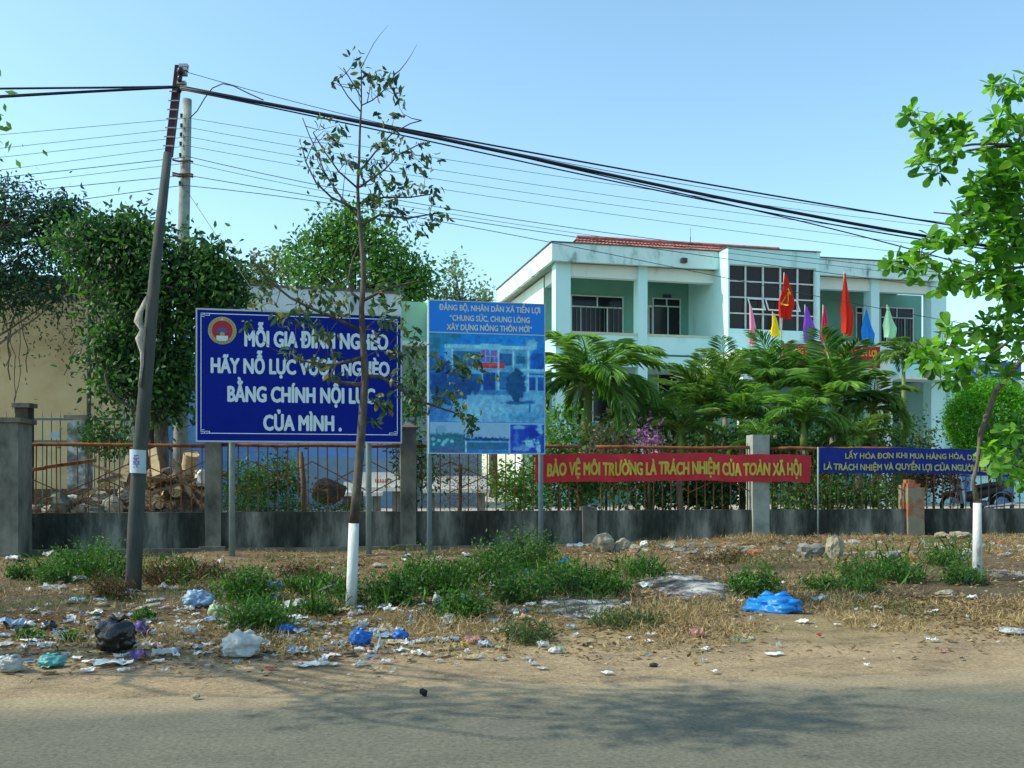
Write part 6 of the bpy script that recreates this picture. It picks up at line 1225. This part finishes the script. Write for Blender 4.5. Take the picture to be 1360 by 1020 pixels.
SC_ = [(15, 834, 32, 14, 'pale_blue', 'pale blue sheet at the left edge'), (8, 878, 26, 6, 'paper', 'white printed sheet above the corner bag'), (80, 848, 18, 12, 'pale_blue', 'light blue wrapper left of the black bag'), (48, 850, 18, 6, 'paper', 'pale strip of paper at the left'), (150, 884, 40, 8, 'paper', 'white torn paper below the black bag'), (122, 882, 22, 6, 'paper', 'pale paper shreds left of the torn paper'), (182, 876, 28, 14, 'purple', 'bluish purple wrapper right below the black bag'), (116, 893, 20, 5, 'paper', 'flat white paper nearest the road at left'), (215, 872, 26, 14, 'white', 'white and teal wrapper right of the litter heap'), (194, 860, 12, 10, 'white', 'round white lid beside the black bag'), (245, 862, 22, 10, 'tan', 'beige crumpled rag in the litter'), (300, 812, 26, 8, 'lime', 'pale green wrapper in front of the weeds'), (165, 790, 22, 8, 'paper', 'white strip at the foot of the leaning pole'), (198, 734, 11, 11, 'paper', 'white scrap of paper right of the pole near the wall'), (225, 752, 44, 8, 'tan', 'long beige sheet on the dead weeds'), (100, 757, 20, 18, 'grey_white', 'clear grey bottle like wrapper in the left weeds'), (66, 740, 18, 10, 'white', 'white wrapper on the left weeds'), (14, 744, 18, 6, 'paper', 'white scrap at the foot of the gate pier'), (98, 772, 26, 6, 'paper', 'pale scrap below the left weeds'), (70, 784, 28, 7, 'grey_white', 'greyish scrap in the brown litter left'),
       (365, 782, 15, 12, 'blue', 'blue wrapper in the weeds left of the sapling'), (466, 830, 16, 5, 'yellow', 'yellow wrapper at the sapling foot'), (458, 858, 18, 8, 'grey_white', 'pale cup beside the blue bag'), (502, 868, 14, 18, 'white', 'white crumpled cup right of the blue bag'), (408, 886, 30, 5, 'paper', 'white paper strip on the sandy edge'), (400, 868, 16, 10, 'grey_white', 'grey film in front of the sapling'), (440, 872, 16, 5, 'red', 'red wrapper near the sandy edge'), (513, 882, 13, 6, 'paper', 'white scrap on the sandy edge right of the sapling'), (532, 866, 18, 5, 'paper', 'white torn paper right of the crumpled cup'), (545, 826, 14, 11, 'pale_blue', 'pale blue cup right of the sapling'), (546, 833, 9, 9, 'teal', 'mint green cup right of the sapling'), (584, 854, 11, 9, 'white', 'clean white cup in the dry grass'), (617, 860, 9, 9, 'yellow', 'yellow wrapper in the dry grass'), (628, 855, 18, 10, 'pink', 'pink and white wrapper in the dry grass'), (620, 868, 8, 6, 'paper', 'white scrap beside the yellow wrapper'), (626, 796, 12, 10, 'pink', 'pinkish wrapper under the weeds'), (612, 798, 14, 8, 'teal', 'teal wrapper under the weeds'), (680, 795, 18, 14, 'pale_blue', 'pale blue bottle at the weed edge'), (748, 750, 15, 11, 'bright_blue', 'blue wrapper caught up in the weeds'), (702, 770, 10, 17, 'teal', 'teal bottle standing in the weeds'), (812, 786, 12, 9, 'teal', 'teal cup beside the ash patch'), (852, 780, 26, 8, 'paper', 'white shreds left of the ash patch'), (722, 863, 16, 12, 'white', 'white bag scrap left of the carton'), (748, 868, 8, 8, 'lime', 'green carton end near the road'), (706, 884, 12, 7, 'white', 'white cup near the road edge'), (928, 846, 20, 13, 'pink', 'salmon coloured brick like wrapper in the dry grass'), (948, 838, 10, 14, 'tan', 'beige wrapper standing in the straw'), (996, 826, 9, 8, 'white', 'white scrap left below the blue bag'), (1088, 798, 22, 8, 'pale_blue', 'pale blue sheet right of the blue bag'), (955, 770, 6, 5, 'white', 'white dot of foam right of the ash patch'), (1066, 772, 6, 5, 'white', 'white dot of foam behind the blue bag'), (982, 854, 14, 6, 'teal', 'dull teal sheet in the straw near the road'), (1233, 816, 11, 5, 'white', 'white scrap on the sand left of the stone'), (1290, 795, 16, 5, 'paper', 'white strip below the almond trunk'), (1338, 737, 14, 6, 'white', 'white wrapper right of the almond trunk'), (1180, 742, 12, 7, 'grey_white', 'grey film scrap above the weed mat'), (1068, 828, 18, 5, 'paper', 'white torn scrap on the straw below the blue bag'), (1160, 834, 14, 5, 'paper', 'pale scrap on the straw left of the sand'), (1028, 871, 22, 3, 'paper', 'white strip beside the road'), (690, 748, 16, 7, 'pale_blue', 'pale blue film behind the weeds at the wall'), (765, 727, 24, 6, 'pale_blue', 'pale blue film at the broken pier foot')]
for i, (px, py, w, h, c, lab) in enumerate(SC_): scrap(px, py, w, h, c, lab + (' on the verge' if len(lab.split()) < 9 else ''), 40 + i)
random.seed(77); i = 0
names = {'white': 'small white plastic scrap among the leaf litter', 'paper': 'tiny white paper shred among the leaf litter', 'grey_white': 'small grey film scrap among the leaf litter', 'pale_blue': 'small pale blue scrap among the leaf litter', 'tan': 'small beige cardboard scrap among the leaf litter', 'teal': 'small teal scrap among the leaf litter', 'red': 'tiny red scrap among the leaf litter', 'pink': 'tiny pink scrap among the leaf litter', 'blue': 'tiny dark blue scrap among the leaf litter', 'black': 'small black plastic scrap among the leaf litter'}
while i < 298:
    px = random.uniform(0, 1360); py = random.uniform(735, 900); d = (1.0 if px < 330 else .7 if px < 720 else .22) * (1 if 800 < py < 885 else .4)
    if random.random() > d: continue
    c = random.choices(list(names), [6, 8, 5, 3, 6, 1, .7, .7, 1, 2])[0]; scrap(px, py, random.uniform(5, 16), random.uniform(2, 7), c, names[c], 200 + i, group='small scraps of litter on the verge'); i += 1
for i in range(150):
    px = random.choice([random.gauss(120, 90), random.gauss(400, 110), random.gauss(560, 110)]); py = random.gauss(842, 28)
    if not (0 < px < 900 and 760 < py < 885): continue
    c = random.choice(['paper', 'white', 'grey_white', 'tan', 'pale_blue']); scrap(px, py, random.uniform(8, 24), random.uniform(3, 9), c, {'paper': 'larger torn piece of white paper in the litter', 'white': 'larger torn white film in the litter', 'grey_white': 'larger torn grey film in the litter', 'tan': 'larger torn beige cardboard in the litter', 'pale_blue': 'larger torn pale blue film in the litter'}[c], 900 + i, name='torn_wrapper', cat='wrapper', group='larger torn wrappers in the litter')
for o in list(bpy.data.objects):
    if o.name.startswith('lettering') and o.type == 'FONT': bpy.data.objects.remove(o)
